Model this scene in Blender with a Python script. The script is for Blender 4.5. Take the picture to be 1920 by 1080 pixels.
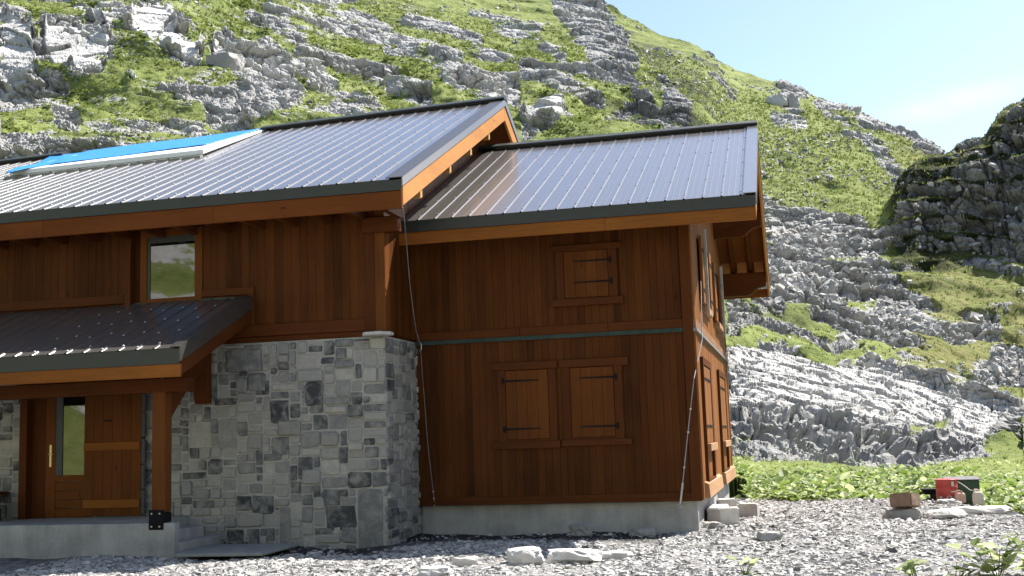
import bpy, bmesh, math, random
import numpy as np
from mathutils import Vector, Matrix

for o in list(bpy.data.objects):
    bpy.data.objects.remove(o)
scene = bpy.context.scene
COL = scene.collection
rad = math.radians

# ------------------------------------------------------------------ camera
CAM = np.array([1.528, -19.736, 1.62]); YAW, PITCH, ROLL, FPX = 0.2314, 0.1282, -0.0328, 2179.8
_r = np.array([math.cos(YAW), math.sin(YAW), 0.]); _f = np.array([-math.sin(YAW), math.cos(YAW), 0.]); _u = np.array([0, 0, 1.])
FWD = _f * math.cos(PITCH) + _u * math.sin(PITCH)
_up2 = _u * math.cos(PITCH) - _f * math.sin(PITCH)
RGT = _r * math.cos(ROLL) + _up2 * math.sin(ROLL)
UPV = _up2 * math.cos(ROLL) - _r * math.sin(ROLL)
cd = bpy.data.cameras.new('camera'); cam = bpy.data.objects.new('camera', cd); COL.objects.link(cam)
cd.sensor_width = 36; cd.lens = FPX / 1920 * 36; cd.clip_start = 0.1; cd.clip_end = 5000
cam.matrix_world = Matrix(((RGT[0], UPV[0], -FWD[0], CAM[0]), (RGT[1], UPV[1], -FWD[1], CAM[1]), (RGT[2], UPV[2], -FWD[2], CAM[2]), (0, 0, 0, 1)))
scene.camera = cam

# ------------------------------------------------------------------ sky, sun, exposure
SUN_AZ, SUN_EL = rad(42), rad(53)          # azimuth from +Y towards +X
w = bpy.data.worlds.new('World'); scene.world = w; w.use_nodes = True
nt = w.node_tree; nt.nodes.clear()
out = nt.nodes.new('ShaderNodeOutputWorld'); bg = nt.nodes.new('ShaderNodeBackground'); sky = nt.nodes.new('ShaderNodeTexSky')
sky.sky_type = 'NISHITA'; sky.sun_disc = False; sky.sun_elevation = SUN_EL; sky.sun_rotation = SUN_AZ
sky.altitude = 1500; sky.air_density = 1.0; sky.dust_density = 3.0; sky.ozone_density = 1.0
bg.inputs[1].default_value = 0.095
cloud_dir = Vector((FWD + RGT * ((1790 - 960) / FPX) - UPV * ((190 - 540) / FPX)).tolist()).normalized()
tcw = nt.nodes.new('ShaderNodeTexCoord')
def dotn(vec):
    d = nt.nodes.new('ShaderNodeVectorMath'); d.operation = 'DOT_PRODUCT'; nt.links.new(tcw.outputs['Generated'], d.inputs[0]); d.inputs[1].default_value = vec; return d.outputs['Value']
def mth(op, a, b):
    m_ = nt.nodes.new('ShaderNodeMath'); m_.operation = op
    for i_, q_ in enumerate((a, b)):
        if hasattr(q_, 'links'): nt.links.new(q_, m_.inputs[i_])
        else: m_.inputs[i_].default_value = q_
    return m_.outputs[0]
ax1 = (Vector(RGT.tolist()) + .25 * Vector(UPV.tolist())).normalized(); ax2 = cloud_dir.cross(ax1).normalized(); ax1 = ax2.cross(cloud_dir).normalized()
r1 = mth('DIVIDE', dotn(ax1), .050); r2 = mth('DIVIDE', dotn(ax2), .010); rr_w = mth('ADD', mth('MULTIPLY', r1, r1), mth('MULTIPLY', r2, r2))
fr_w = mth('GREATER_THAN', dotn(cloud_dir), .5); cn = nt.nodes.new('ShaderNodeTexNoise'); cn.inputs['Scale'].default_value = 22; cn.inputs['Detail'].default_value = 5
cmp_ = nt.nodes.new('ShaderNodeMapping'); cmp_.inputs['Scale'].default_value = (1, 1, 3.5); nt.links.new(tcw.outputs['Generated'], cmp_.inputs[0]); nt.links.new(cmp_.outputs[0], cn.inputs['Vector'])
cm = mth('MULTIPLY', mth('POWER', 2.718, mth('MULTIPLY', rr_w, -1.)), mth('MULTIPLY', fr_w, mth('MULTIPLY', cn.outputs['Fac'], .40)))
cmix = nt.nodes.new('ShaderNodeMix'); cmix.data_type = 'RGBA'; nt.links.new(cm, cmix.inputs[0]); nt.links.new(sky.outputs[0], cmix.inputs[6]); cmix.inputs[7].default_value = (6.5, 6.6, 6.7, 1)
nt.links.new(cmix.outputs[2], bg.inputs[0]); nt.links.new(bg.outputs[0], out.inputs[0])
sd = bpy.data.lights.new('sun', 'SUN'); sd.energy = 5.0; sd.angle = rad(0.5); sd.color = (1, .955, .88)
sun = bpy.data.objects.new('sun', sd); COL.objects.link(sun)
SUND = Vector((math.sin(SUN_AZ) * math.cos(SUN_EL), math.cos(SUN_AZ) * math.cos(SUN_EL), math.sin(SUN_EL)))
sun.rotation_euler = SUND.to_track_quat('Z', 'Y').to_euler(); sun.location = (30, 30, 60)
vs = scene.view_settings; vs.view_transform = 'Standard'; vs.look = 'None'; vs.gamma = 1; vs.exposure = 1.4
try:
    scene.cycles.max_bounces = 6; scene.cycles.diffuse_bounces = 3; scene.cycles.glossy_bounces = 3
    scene.cycles.use_denoising = True; scene.cycles.sample_clamp_indirect = 8
except Exception:
    pass

# ------------------------------------------------------------------ node helpers
class NT:
    def __init__(s, name):
        s.m = bpy.data.materials.new(name); s.m.use_nodes = True; s.t = s.m.node_tree; s.t.nodes.clear()
        s.out = s.n('ShaderNodeOutputMaterial'); s.b = s.n('ShaderNodeBsdfPrincipled'); s.l(s.b.outputs[0], s.out.inputs[0])
    def n(s, t, **k):
        x = s.t.nodes.new(t)
        for a, b in k.items(): setattr(x, a, b)
        return x
    def l(s, a, b): s.t.links.new(a, b)
    def v(s, node, i, val):
        if hasattr(val, 'is_linked') or hasattr(val, 'links'): s.l(val, node.inputs[i])
        else: node.inputs[i].default_value = val
    def obj(s): return s.n('ShaderNodeTexCoord').outputs['Object']
    def map(s, vec, scale=(1, 1, 1), rot=(0, 0, 0)):
        m = s.n('ShaderNodeMapping'); s.l(vec, m.inputs[0]); m.inputs['Scale'].default_value = scale; m.inputs['Rotation'].default_value = rot
        return m.outputs[0]
    def noise(s, vec, scale, detail=4, rough=.55, dist=0.):
        x = s.n('ShaderNodeTexNoise'); s.l(vec, x.inputs['Vector']); x.inputs['Scale'].default_value = scale
        x.inputs['Detail'].default_value = detail; x.inputs['Roughness'].default_value = rough; x.inputs['Distortion'].default_value = dist
        return x.outputs['Fac']
    def voro(s, vec, scale, feature='F1', out='Distance'):
        x = s.n('ShaderNodeTexVoronoi', feature=feature); s.l(vec, x.inputs['Vector']); x.inputs['Scale'].default_value = scale
        return x.outputs[out]
    def ramp(s, fac, stops):
        x = s.n('ShaderNodeValToRGB'); s.l(fac, x.inputs[0]); e = x.color_ramp.elements
        while len(e) < len(stops): e.new(.5)
        for k, (p, c) in enumerate(stops):
            e[k].position = p; e[k].color = tuple(c) + (1,) if len(c) == 3 else c
        return x.outputs[0]
    def mr(s, val, a, b, c=0., d=1., smooth=False):
        x = s.n('ShaderNodeMapRange'); x.clamp = True
        if smooth: x.interpolation_type = 'SMOOTHSTEP'
        s.v(x, 0, val); x.inputs[1].default_value = a; x.inputs[2].default_value = b; x.inputs[3].default_value = c; x.inputs[4].default_value = d
        return x.outputs[0]
    def math(s, op, a, b=0.):
        x = s.n('ShaderNodeMath', operation=op); s.v(x, 0, a); s.v(x, 1, b); return x.outputs[0]
    def mix(s, fac, a, b, mode='MIX'):
        x = s.n('ShaderNodeMix', data_type='RGBA', blend_type=mode); s.v(x, 0, fac)
        for i, c in ((6, a), (7, b)):
            if isinstance(c, tuple): x.inputs[i].default_value = c + (1,) if len(c) == 3 else c
            else: s.l(c, x.inputs[i])
        return x.outputs[2]
    def attr(s, name, out='Fac'):
        x = s.n('ShaderNodeAttribute'); x.attribute_name = name; return x.outputs[out]
    def bump(s, h, strength=.5, dist=.02, nrm=None):
        x = s.n('ShaderNodeBump'); s.l(h, x.inputs['Height']); x.inputs['Strength'].default_value = strength; x.inputs['Distance'].default_value = dist
        if nrm is not None: s.l(nrm, x.inputs['Normal'])
        return x.outputs[0]
    def fin(s, col=None, rough=.6, nrm=None, spec=.5, metal=0., coat=0.):
        b = s.b
        if col is not None: s.v(b, 'Base Color', col if not isinstance(col, tuple) else col + (1,))
        s.v(b, 'Roughness', rough); s.v(b, 'Metallic', metal); b.inputs['Specular IOR Level'].default_value = spec
        b.inputs['Coat Weight'].default_value = coat
        if nrm is not None: s.l(nrm, b.inputs['Normal'])
        return s.m

def wood(name, axis, dark, light, rough=.55, contrast=1.):
    """stained spruce: grain stretched along one axis, knots, per-board tint."""
    n = NT(name); o = n.obj()
    sc = {'x': (.35, 7, 7), 'y': (7, .35, 7), 'z': (7, 7, .35)}[axis]
    ks = {'x': (1, 4, 4), 'y': (4, 1, 4), 'z': (4, 4, 1)}[axis]
    tint = n.attr('tint')
    off = n.n('ShaderNodeVectorMath', operation='ADD'); n.l(o, off.inputs[0])
    comb = n.n('ShaderNodeCombineXYZ'); t7 = n.math('MULTIPLY', tint, 37.)
    for i in range(3): n.l(t7, comb.inputs[i])
    n.l(comb.outputs[0], off.inputs[1]); ov = off.outputs[0]
    g = n.noise(n.map(ov, sc), 3.2, 6, .65, .6)
    g2 = n.noise(n.map(ov, sc), 14, 3, .6)
    blot = n.noise(n.map(o, {'x': (.5, 1.5, 1.5), 'y': (1.5, .5, 1.5), 'z': (1.5, 1.5, .5)}[axis]), 1.4, 3, .5)
    kn = n.voro(n.map(ov, ks), .9)
    knot = n.mr(kn, .03, .085, 1., 0., True)
    f = n.math('ADD', n.math('MULTIPLY', g, .55), n.math('MULTIPLY', g2, .25))
    f = n.math('ADD', f, n.math('MULTIPLY', blot, .5))
    f = n.math('ADD', f, n.math('MULTIPLY', n.math('SUBTRACT', tint, .5), 0.32 * contrast))
    c = n.ramp(f, [(.36, dark), (.90, light)])
    c = n.mix(n.math('MULTIPLY', knot, .75), c, tuple(x * .35 for x in dark))
    return n.fin(c, n.mr(g, .3, .7, rough - .08, rough + .12), n.bump(n.math('ADD', g, n.math('MULTIPLY', g2, .6)), .25, .006), spec=.07)

def leafy(n, c, rough, amount=.5):
    m = n.fin(c, rough, None, .25); tr = n.n('ShaderNodeBsdfTranslucent'); ms = n.n('ShaderNodeMixShader'); n.l(c, tr.inputs[0]); ms.inputs[0].default_value = amount
    n.l(n.b.outputs[0], ms.inputs[1]); n.l(tr.outputs[0], ms.inputs[2]); n.l(ms.outputs[0], n.out.inputs[0]); return m
def flat(name, col, rough=.5, metal=0., spec=.5, var=.25, scale=6., bump=.1):
    n = NT(name); o = n.obj(); f = n.noise(o, scale, 5, .6); t = n.attr('tint')
    c = n.mix(n.mr(f, .3, .7), tuple(x * (1 - var) for x in col), tuple(min(1, x * (1 + var)) for x in col))
    c = n.mix(n.math('MULTIPLY', n.math('SUBTRACT', t, .5), .5), c, (0, 0, 0))
    return n.fin(c, n.mr(f, .3, .7, max(.02, rough - .08), min(1, rough + .08)), n.bump(f, bump, .01), spec, metal)

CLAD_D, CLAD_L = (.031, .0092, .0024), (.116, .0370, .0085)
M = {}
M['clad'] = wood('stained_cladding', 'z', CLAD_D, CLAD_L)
M['trim_x'] = wood('stained_trim_along', 'x', (.046, .0130, .0036), (.118, .036, .0088), .5, .6)
M['trim_z'] = wood('stained_trim_upright', 'z', (.046, .0130, .0036), (.118, .036, .0088), .5, .6)
M['trim_y'] = wood('stained_trim_across', 'y', (.046, .0130, .0036), (.118, .036, .0088), .5, .6)
M['shut'] = wood('shutter_wood', 'z', (.062, .0185, .0042), (.16, .052, .0115), .5)
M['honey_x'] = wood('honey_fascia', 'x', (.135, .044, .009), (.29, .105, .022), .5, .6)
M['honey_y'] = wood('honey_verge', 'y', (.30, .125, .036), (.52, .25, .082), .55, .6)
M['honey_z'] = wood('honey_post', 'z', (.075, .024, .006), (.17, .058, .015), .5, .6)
M['soffit'] = wood('soffit_boards', 'x', (.085, .025, .007), (.175, .056, .015), .6)
M['door'] = wood('door_wood', 'z', (.085, .025, .005), (.18, .057, .0115), .4)
M['iron'] = flat('black_iron', (.010, .010, .0105), .75, .0, .12)
M['flash'] = flat('dark_flashing', (.030, .034, .030), .45, .0, .4, .15)
M['flash_brown'] = flat('verge_flashing', (.085, .078, .07), .35, .5, .5, .15)
M['conc'] = None
M['lt_flash'] = flat('light_verge_flashing', (.17, .17, .18), .35, .2, .5, .05, 3., 0.)
M['galv'] = flat('galvanised_steel', (.42, .43, .44), .35, .9, .5, .2, 30)

n = NT('roof_sheet'); o = n.obj(); t = n.attr('tint'); f = n.noise(o, 1.1, 4, .5); f2 = n.noise(n.map(o, (1, .12, 1)), 9, 4, .6)
c = n.mix(f2, (.066, .058, .051), (.092, .083, .074)); c = n.mix(n.math('MULTIPLY', n.math('SUBTRACT', t, .35), .35), c, (.13, .125, .125))
M['roof'] = n.fin(c, n.mr(n.math('ADD', n.math('MULTIPLY', f, .5), n.math('MULTIPLY', f2, .5)), .3, .7, .34, .42), n.bump(f, .08, .02), .4, .0, 1.0); n.b.inputs['Coat Roughness'].default_value = .17; n.b.inputs['Coat IOR'].default_value = 1.68

n = NT('screw_steel'); M['screw'] = n.fin((.75, .75, .74), .3, None, .5, .7)

n = NT('old_concrete'); o = n.obj(); a = n.noise(o, 1.6, 5, .62); b2 = n.noise(o, 22, 4, .6); st = n.noise(n.map(o, (1, 1, .15)), 3.5, 4, .6)
c = n.ramp(n.math('ADD', n.math('MULTIPLY', a, .6), n.math('MULTIPLY', st, .4)), [(.33, (.20, .20, .19)), (.5, (.33, .325, .31)), (.68, (.44, .435, .42))])
c = n.mix(n.mr(b2, .55, .75, 0, .35), c, (.16, .16, .155))
M['conc'] = n.fin(c, .85, n.bump(n.math('ADD', b2, n.math('MULTIPLY', a, 2.)), .5, .01), .25)

n = NT('mortar'); o = n.obj(); a = n.noise(o, 9, 5, .6)
M['mortar'] = n.fin(n.mix(a, (.28, .275, .255), (.46, .45, .42)), .9, n.bump(n.noise(o, 40, 4), .8, .01), .2)

n = NT('wall_stone'); o = n.obj(); t = n.attr('tint'); sh = n.n('ShaderNodeVectorMath', operation='ADD'); n.l(o, sh.inputs[0])
cb = n.n('ShaderNodeCombineXYZ'); tt = n.math('MULTIPLY', t, 91.); [n.l(tt, cb.inputs[i]) for i in range(3)]; n.l(cb.outputs[0], sh.inputs[1])
a = n.noise(sh.outputs[0], 5, 6, .65, .5); a2 = n.noise(sh.outputs[0], 28, 4, .6)
base = n.ramp(t, [(0, (.035, .037, .042)), (.22, (.09, .094, .10)), (.5, (.20, .20, .195)), (.8, (.36, .345, .31)), (1, (.47, .45, .40))])
c = n.mix(n.mr(a, .42, .66, 0., .85), base, (.30, .295, .27)); c = n.mix(n.mr(a2, .6, .8, 0, .6), c, (.05, .05, .052))
M['stone'] = n.fin(c, .8, n.bump(n.math('ADD', a, n.math('MULTIPLY', a2, .5)), .9, .03), .3)

n = NT('glass_pane'); o = n.obj()
M['glass'] = n.fin((.006, .008, .008), .02, n.bump(n.noise(o, 1.3, 2), .004, .01)); n.b.inputs['IOR'].default_value = 2.05
n = NT('limestone_loose'); o = n.obj(); t = n.attr('tint'); a = n.noise(o, 3, 6, .65); a2 = n.noise(o, 24, 5, .65)
c = n.ramp(t, [(0, (.15, .145, .14)), (.35, (.30, .29, .275)), (.7, (.44, .425, .40)), (1, (.58, .56, .53))])
c = n.mix(n.mr(a, .4, .75, 0, .5), c, (.30, .285, .265)); c = n.mix(n.mr(a2, .62, .8, 0, .5), c, (.14, .135, .13))
M['rockl'] = n.fin(c, .85, n.bump(n.math('ADD', a, n.math('MULTIPLY', a2, .4)), .7, .04), .25)

# ------------------------------------------------------------------ mesh helper
class MB:
    def __init__(s): s.v = []; s.f = []; s.t = []
    def add(s, vs, fs, tint=.5):
        b = len(s.v); s.v += [tuple(p) for p in vs]
        for q in fs: s.f.append(tuple(b + i for i in q)); s.t.append(tint)
        return s
    def hexa(s, p, tint=.5):
        return s.add(p, [(3, 2, 1, 0), (4, 5, 6, 7), (0, 1, 5, 4), (1, 2, 6, 5), (2, 3, 7, 6), (3, 0, 4, 7)], tint)
    def box(s, x0, x1, y0, y1, z0, z1, tint=.5):
        return s.hexa([(x0, y0, z0), (x1, y0, z0), (x1, y1, z0), (x0, y1, z0), (x0, y0, z1), (x1, y0, z1), (x1, y1, z1), (x0, y1, z1)], tint)
    def prism(s, prof, axis, a0, a1, tint=.5):
        """prof: 2-d outline in the two other axes (x: (y,z), y: (x,z), z: (x,y))."""
        def P(q, a): return {'x': (a, q[0], q[1]), 'y': (q[0], a, q[1]), 'z': (q[0], q[1], a)}[axis]
        k = len(prof)
        return s.add([P(q, a0) for q in prof] + [P(q, a1) for q in prof],
                     [tuple(range(k))[::-1], tuple(range(k, 2 * k))] + [(i, (i + 1) % k, k + (i + 1) % k, k + i) for i in range(k)], tint)
    def tube(s, path, r, k=6, tint=.5):
        path = [Vector(p) for p in path]; rings = []
        rr = r if isinstance(r, (list, tuple)) else [r] * len(path)
        for i, p in enumerate(path):
            d = (path[min(i + 1, len(path) - 1)] - path[max(i - 1, 0)]).normalized()
            a = d.orthogonal().normalized() if i == 0 else (a - d * a.dot(d)).normalized()
            b = d.cross(a); rings.append([p + (a * math.cos(2 * math.pi * j / k) + b * math.sin(2 * math.pi * j / k)) * rr[i] for j in range(k)])
        vs = [q for R in rings for q in R]; fs = []
        for i in range(len(path) - 1):
            for j in range(k): fs.append((i * k + j, i * k + (j + 1) % k, (i + 1) * k + (j + 1) % k, (i + 1) * k + j))
        fs += [tuple(range(k))[::-1], tuple(range((len(path) - 1) * k, len(path) * k))]
        return s.add(vs, fs, tint)
    def cyl(s, x, y, z0, z1, r, k=24, tint=.5, axis='z'):
        a, b = {'z': ((x, y, z0), (x, y, z1)), 'y': ((x, z0, y), (x, z1, y))}[axis]
        return s.tube([a, b], r, k, tint)
    def build(s, name, mat, parent=None, bevel=0., smooth=False, loc=None):
        me = bpy.data.meshes.new(name); me.from_pydata(s.v, [], s.f); me.update()
        at = me.attributes.new('tint', 'FLOAT', 'FACE'); at.data.foreach_set('value', s.t)
        me.materials.append(mat if not isinstance(mat, str) else M[mat])
        bm = bmesh.new(); bm.from_mesh(me); bmesh.ops.recalc_face_normals(bm, faces=bm.faces); bm.to_mesh(me); bm.free()
        if smooth: me.polygons.foreach_set('use_smooth', [True] * len(me.polygons))
        ob = bpy.data.objects.new(name, me); COL.objects.link(ob)
        if parent is not None:
            ob.parent = parent; ob.matrix_parent_inverse = world_of(parent).inverted()
        if bevel:
            m = ob.modifiers.new('edge', 'BEVEL'); m.width = bevel; m.segments = 1; m.limit_method = 'ANGLE'; m.angle_limit = rad(40)
        return ob
def world_of(o):
    m = Matrix.Translation(o.location) @ o.rotation_euler.to_matrix().to_4x4()
    return m if o.parent is None else world_of(o.parent) @ o.matrix_parent_inverse @ m
def bulk(name, V, F4, mat, tint, parent=None, smooth=False):
    """numpy arrays to one mesh: V (n,3), F4 (m,k)"""
    me = bpy.data.meshes.new(name); k = F4.shape[1]
    me.vertices.add(len(V)); me.vertices.foreach_set('co', np.ascontiguousarray(V, np.float32).ravel())
    me.loops.add(F4.size); me.loops.foreach_set('vertex_index', np.ascontiguousarray(F4, np.int32).ravel())
    me.polygons.add(len(F4)); me.polygons.foreach_set('loop_start', np.arange(0, F4.size, k, dtype=np.int32))
    me.polygons.foreach_set('use_smooth', np.full(len(F4), bool(smooth)))
    if tint is not None:
        at = me.attributes.new('tint', 'FLOAT', 'FACE' if len(tint) == len(F4) else 'POINT'); at.data.foreach_set('value', np.ascontiguousarray(tint, np.float32))
    me.update(calc_edges=True); me.materials.append(mat)
    ob = bpy.data.objects.new(name, me); COL.objects.link(ob)
    if parent is not None: ob.parent = parent
    return ob
def thing(name, label, cat, loc=(0, 0, 0), rz=0., group=None):
    o = bpy.data.objects.new(name, None); COL.objects.link(o); o.location = loc; o.rotation_euler = (0, 0, rz); o.empty_display_size = .2
    return tag(o, label, cat, group)
def tag(o, label, cat, group=None):
    o['label'] = label; o['category'] = cat
    if group: o['group'] = group
    return o
def struct(o): o['kind'] = 'structure'; return o
def stuff(o): o['kind'] = 'stuff'; return o

# ------------------------------------------------------------------ numpy noise
def _h(ix, iy, iz, seed):
    h = (ix.astype(np.uint32) * np.uint32(374761393)) ^ (iy.astype(np.uint32) * np.uint32(668265263)) ^ (iz.astype(np.uint32) * np.uint32(2246822519)) ^ np.uint32((seed * 3266489917) & 0xffffffff)
    h = (h ^ (h >> np.uint32(15))) * np.uint32(2246822519); h = (h ^ (h >> np.uint32(13))) * np.uint32(3266489917)
    return (h ^ (h >> np.uint32(16)))
def _f01(h): return (h >> np.uint32(8)).astype(np.float32) * np.float32(1 / 16777216.)
def vnoise(P, seed=0):
    i = np.floor(P).astype(np.int64); f = (P - i).astype(np.float32); f = f * f * f * (f * (f * 6 - 15) + 10); i = (i & 0xffffffff)
    x, y, z = i[:, 0], i[:, 1], i[:, 2]; r = 0
    for dx in (0, 1):
        wx = f[:, 0] if dx else 1 - f[:, 0]
        for dy in (0, 1):
            wy = f[:, 1] if dy else 1 - f[:, 1]
            for dz in (0, 1):
                wz = f[:, 2] if dz else 1 - f[:, 2]
                r = r + _f01(_h(x + dx, y + dy, z + dz, seed)) * wx * wy * wz
    return r * 2 - 1
def fbm(P, oct=4, seed=0, gain=.5):
    r = 0; a = 1.; s = 0
    for k in range(oct):
        r = r + a * vnoise(P * (2.03 ** k) + 17.3 * k, seed + k); s += a; a *= gain
    return r / s
def cell(P, seed=0):
    """F1, F2 and the random of the nearest cell (8-cell search)."""
    b = np.floor(P - .5).astype(np.int64); F1 = np.full(len(P), 9., np.float32); F2 = F1.copy(); ID = np.zeros(len(P), np.float32)
    for dx in (0, 1):
        for dy in (0, 1):
            for dz in (0, 1):
                c = b + np.array([dx, dy, dz]); cu = c & 0xffffffff; h = _h(cu[:, 0], cu[:, 1], cu[:, 2], seed)
                j = np.stack([_f01(h), _f01(_h(cu[:, 0], cu[:, 1], cu[:, 2], seed + 11)), _f01(_h(cu[:, 0], cu[:, 1], cu[:, 2], seed + 23))], 1)
                d = np.sqrt((((c + .5 + (j - .5) * .8) - P) ** 2).sum(1)).astype(np.float32)
                n = d < F1; F2 = np.where(n, F1, np.minimum(F2, d)); ID = np.where(n, j[:, 0], ID); F1 = np.where(n, d, F1)
    return F1, F2, ID
def sstep(a, b, x):
    t = np.clip((x - a) / (b - a), 0, 1); return t * t * (3 - 2 * t)
# ------------------------------------------------------------------ hills (one surface, real depth)
random.seed(4); RNG = np.random.default_rng(4)
def pt(u, v, D): return CAM + D * (FWD + RGT * ((u - 960) / FPX) - UPV * ((v - 540) / FPX))
def hz(u): return 862 - .0333 * u
PROF = {  # survey columns: (distance, height as seen against the survey staff)
 -900: [(30, 880), (60, 760), (80, 560), (100, 330), (130, 130), (160, -60), (230, -350), (330, -500), (700, -300)],
 -300: [(30, 878), (46, 810), (62, 590), (80, 360), (95, 260), (110, 150), (120, 30), (150, -90), (200, -230), (300, -380), (450, -380), (700, -200)],
 0:    [(30, 875), (46, 800), (62, 560), (80, 296), (95, 235), (109, 172), (118, 62), (125, 40), (150, -35), (200, -160), (300, -310), (450, -330), (700, -200)],
 200:  [(30, 872), (46, 795), (62, 560), (80, 266), (95, 215), (107, 168), (118, 70), (135, 10), (160, -55), (210, -160), (310, -280), (450, -290), (700, -150)],
 330:  [(30, 870), (46, 795), (65, 540), (82, 262), (97, 215), (108, 160), (114, 118), (124, 40), (140, 0), (165, -40), (220, -130), (320, -240), (450, -240), (700, -120)],
 450:  [(30, 868), (46, 795), (66, 520), (84, 246), (98, 205), (108, 168), (116, 105), (135, 70), (160, 38), (190, 0), (250, -85), (350, -170), (500, -150), (700, -50)],
 560:  [(30, 865), (46, 800), (68, 500), (90, 232), (105, 190), (116, 160), (130, 105), (155, 62), (190, 20), (230, -25), (280, -90), (370, -150), (500, -120), (700, 0)],
 700:  [(30, 862), (48, 800), (70, 480), (95, 214), (120, 180), (150, 130), (190, 76), (240, 14), (300, -55), (400, -110), (500, -90), (700, 100)],
 850:  [(30, 858), (48, 800), (72, 480), (97, 225), (112, 195), (130, 160), (160, 122), (200, 78), (250, 28), (310, -28), (380, -70), (480, -40), (700, 200)],
 950:  [(30, 855), (50, 800), (75, 480), (97, 280), (112, 238), (128, 192), (155, 150), (195, 100), (245, 52), (300, 2), (370, -45), (460, -20), (700, 300)],
 1040: [(30, 850), (50, 800), (75, 470), (100, 285), (112, 262), (118, 205), (140, 172), (175, 128), (225, 75), (280, 30), (340, -22), (430, 0), (700, 380)],
 1150: [(30, 848), (50, 800), (76, 460), (100, 288), (120, 246), (142, 200), (172, 150), (220, 92), (280, 42), (328, 8), (380, 20), (600, 320), (700, 430)],
 1240: [(30, 845), (50, 800), (78, 450), (106, 288), (126, 256), (152, 208), (188, 152), (240, 100), (292, 62), (318, 55), (370, 80), (600, 380), (700, 460)],
 1330: [(29, 940), (42, 845), (55, 720), (78, 520), (106, 340), (132, 268), (160, 215), (200, 160), (255, 108), (298, 84), (320, 80), (370, 110), (600, 420), (700, 500)],
 1400: [(28, 938), (36, 890), (42, 862), (46.5, 785), (66, 650), (73, 636), (80, 590), (95, 520), (110, 462), (123, 425), (135, 412), (150, 388), (180, 310), (230, 205), (280, 142), (302, 124), (340, 140), (600, 450), (700, 520)],
 1500: [(27, 940), (38, 885), (44, 866), (48, 796), (68, 662), (75, 648), (90, 560), (108, 480), (125, 432), (140, 412), (160, 365), (200, 270), (250, 192), (282, 156), (310, 165), (600, 460), (700, 520)],
 1600: [(27, 943), (38, 882), (46, 866), (49.5, 800), (70, 690), (78, 668), (95, 570), (113, 482), (129, 430), (150, 392), (180, 320), (220, 250), (260, 201), (272, 194), (300, 210), (600, 480), (700, 540)],
 1660: [(27, 945), (38, 880), (48, 868), (51, 815), (70, 706), (79, 680), (92, 600), (108, 508), (118, 452), (122, 412), (128, 405), (140, 425), (165, 375), (200, 300), (250, 228), (262, 220), (300, 235), (700, 560)],
 1700: [(27, 946), (38, 880), (48.5, 868), (52, 815), (68, 728), (80, 680), (92, 606), (104, 524), (112, 470), (117, 390), (122, 345), (129, 352), (150, 420), (200, 310), (245, 246), (258, 238), (300, 255), (700, 560)],
 1750: [(26, 948), (38, 884), (50, 862), (54, 818), (66, 758), (80, 688), (92, 615), (104, 522), (110, 468), (115, 375), (120, 305), (127, 310), (150, 400), (200, 330), (245, 268), (256, 262), (300, 280), (700, 560)],
 1810: [(25, 950), (40, 885), (54, 845), (57, 820), (68, 777), (82, 700), (92, 632), (102, 545), (107, 485), (112, 360), (118, 271), (126, 278), (150, 390), (250, 310), (300, 330), (700, 580)],
 1860: [(23.5, 952), (40, 885), (56, 832), (68, 786), (82, 708), (92, 640), (100, 562), (105, 500), (110, 360), (116, 262), (124, 262), (150, 380), (300, 370), (700, 600)],
 1890: [(22, 955), (40, 886), (57, 828), (69, 786), (82, 710), (92, 640), (100, 560), (104, 505), (109, 370), (114, 225), (118, 202), (128, 215), (160, 360), (300, 400), (700, 600)],
 1930: [(20.5, 965), (40, 888), (57, 830), (70, 782), (84, 700), (94, 620), (101, 535), (105, 460), (109, 300), (113, 205), (118, 190), (130, 200), (160, 330), (300, 380), (700, 600)],
 2100: [(19, 985), (40, 892), (58, 825), (76, 730), (92, 610), (101, 510), (107, 330), (113, 180), (120, 130), (140, 130), (200, 240), (300, 330), (700, 600)],
 2500: [(18, 1000), (40, 900), (60, 810), (80, 690), (95, 540), (107, 310), (116, 120), (130, 60), (170, 40), (300, 180), (700, 500)],
 3000: [(18, 1000), (40, 900), (60, 790), (80, 650), (97, 480), (110, 260), (125, 90), (150, 0), (200, -40), (400, 50), (700, 400)],
}
EDGE = ([-900, 1300, 1366, 1500, 1640, 1760, 1850, 1920, 2300], [30, 29.5, 28.2, 26.8, 25.6, 24.8, 22.3, 20.0, 18.])
cols = np.concatenate([np.linspace(-900, -30, 70)[:-1], np.arange(-30, 1360, 1.5), np.arange(1360, 1950, 1.1), np.linspace(1950, 3000, 70)])
def seg(a, b, k): return np.exp(np.linspace(math.log(a), math.log(b), k, endpoint=False))
dep = np.concatenate([seg(17.5, 27, 45), seg(27, 42, 80), seg(42, 72, 330), seg(72, 130, 460), seg(130, 330, 420), seg(330, 700, 40)])
NC, NR = len(cols), len(dep)
keys = np.array(sorted(PROF)); Zt = np.zeros((len(keys), NR))
for i, k in enumerate(keys):
    pts = [pt(k, y, D) for D, y in PROF[k]]; dd = [p[0] for p in PROF[k]]
    z = np.interp(np.log(dep), np.log(dd), [p[2] for p in pts])
    kk = np.exp(-.5 * (np.arange(-12, 13) / 4.5) ** 2); kk /= kk.sum()
    zp = np.pad(z, 12, mode='edge'); Zt[i] = np.convolve(zp, kk, 'valid')
Zb = np.stack([np.interp(cols, keys, Zt[:, j]) for j in range(NR)], 0)          # rows x cols
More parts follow.
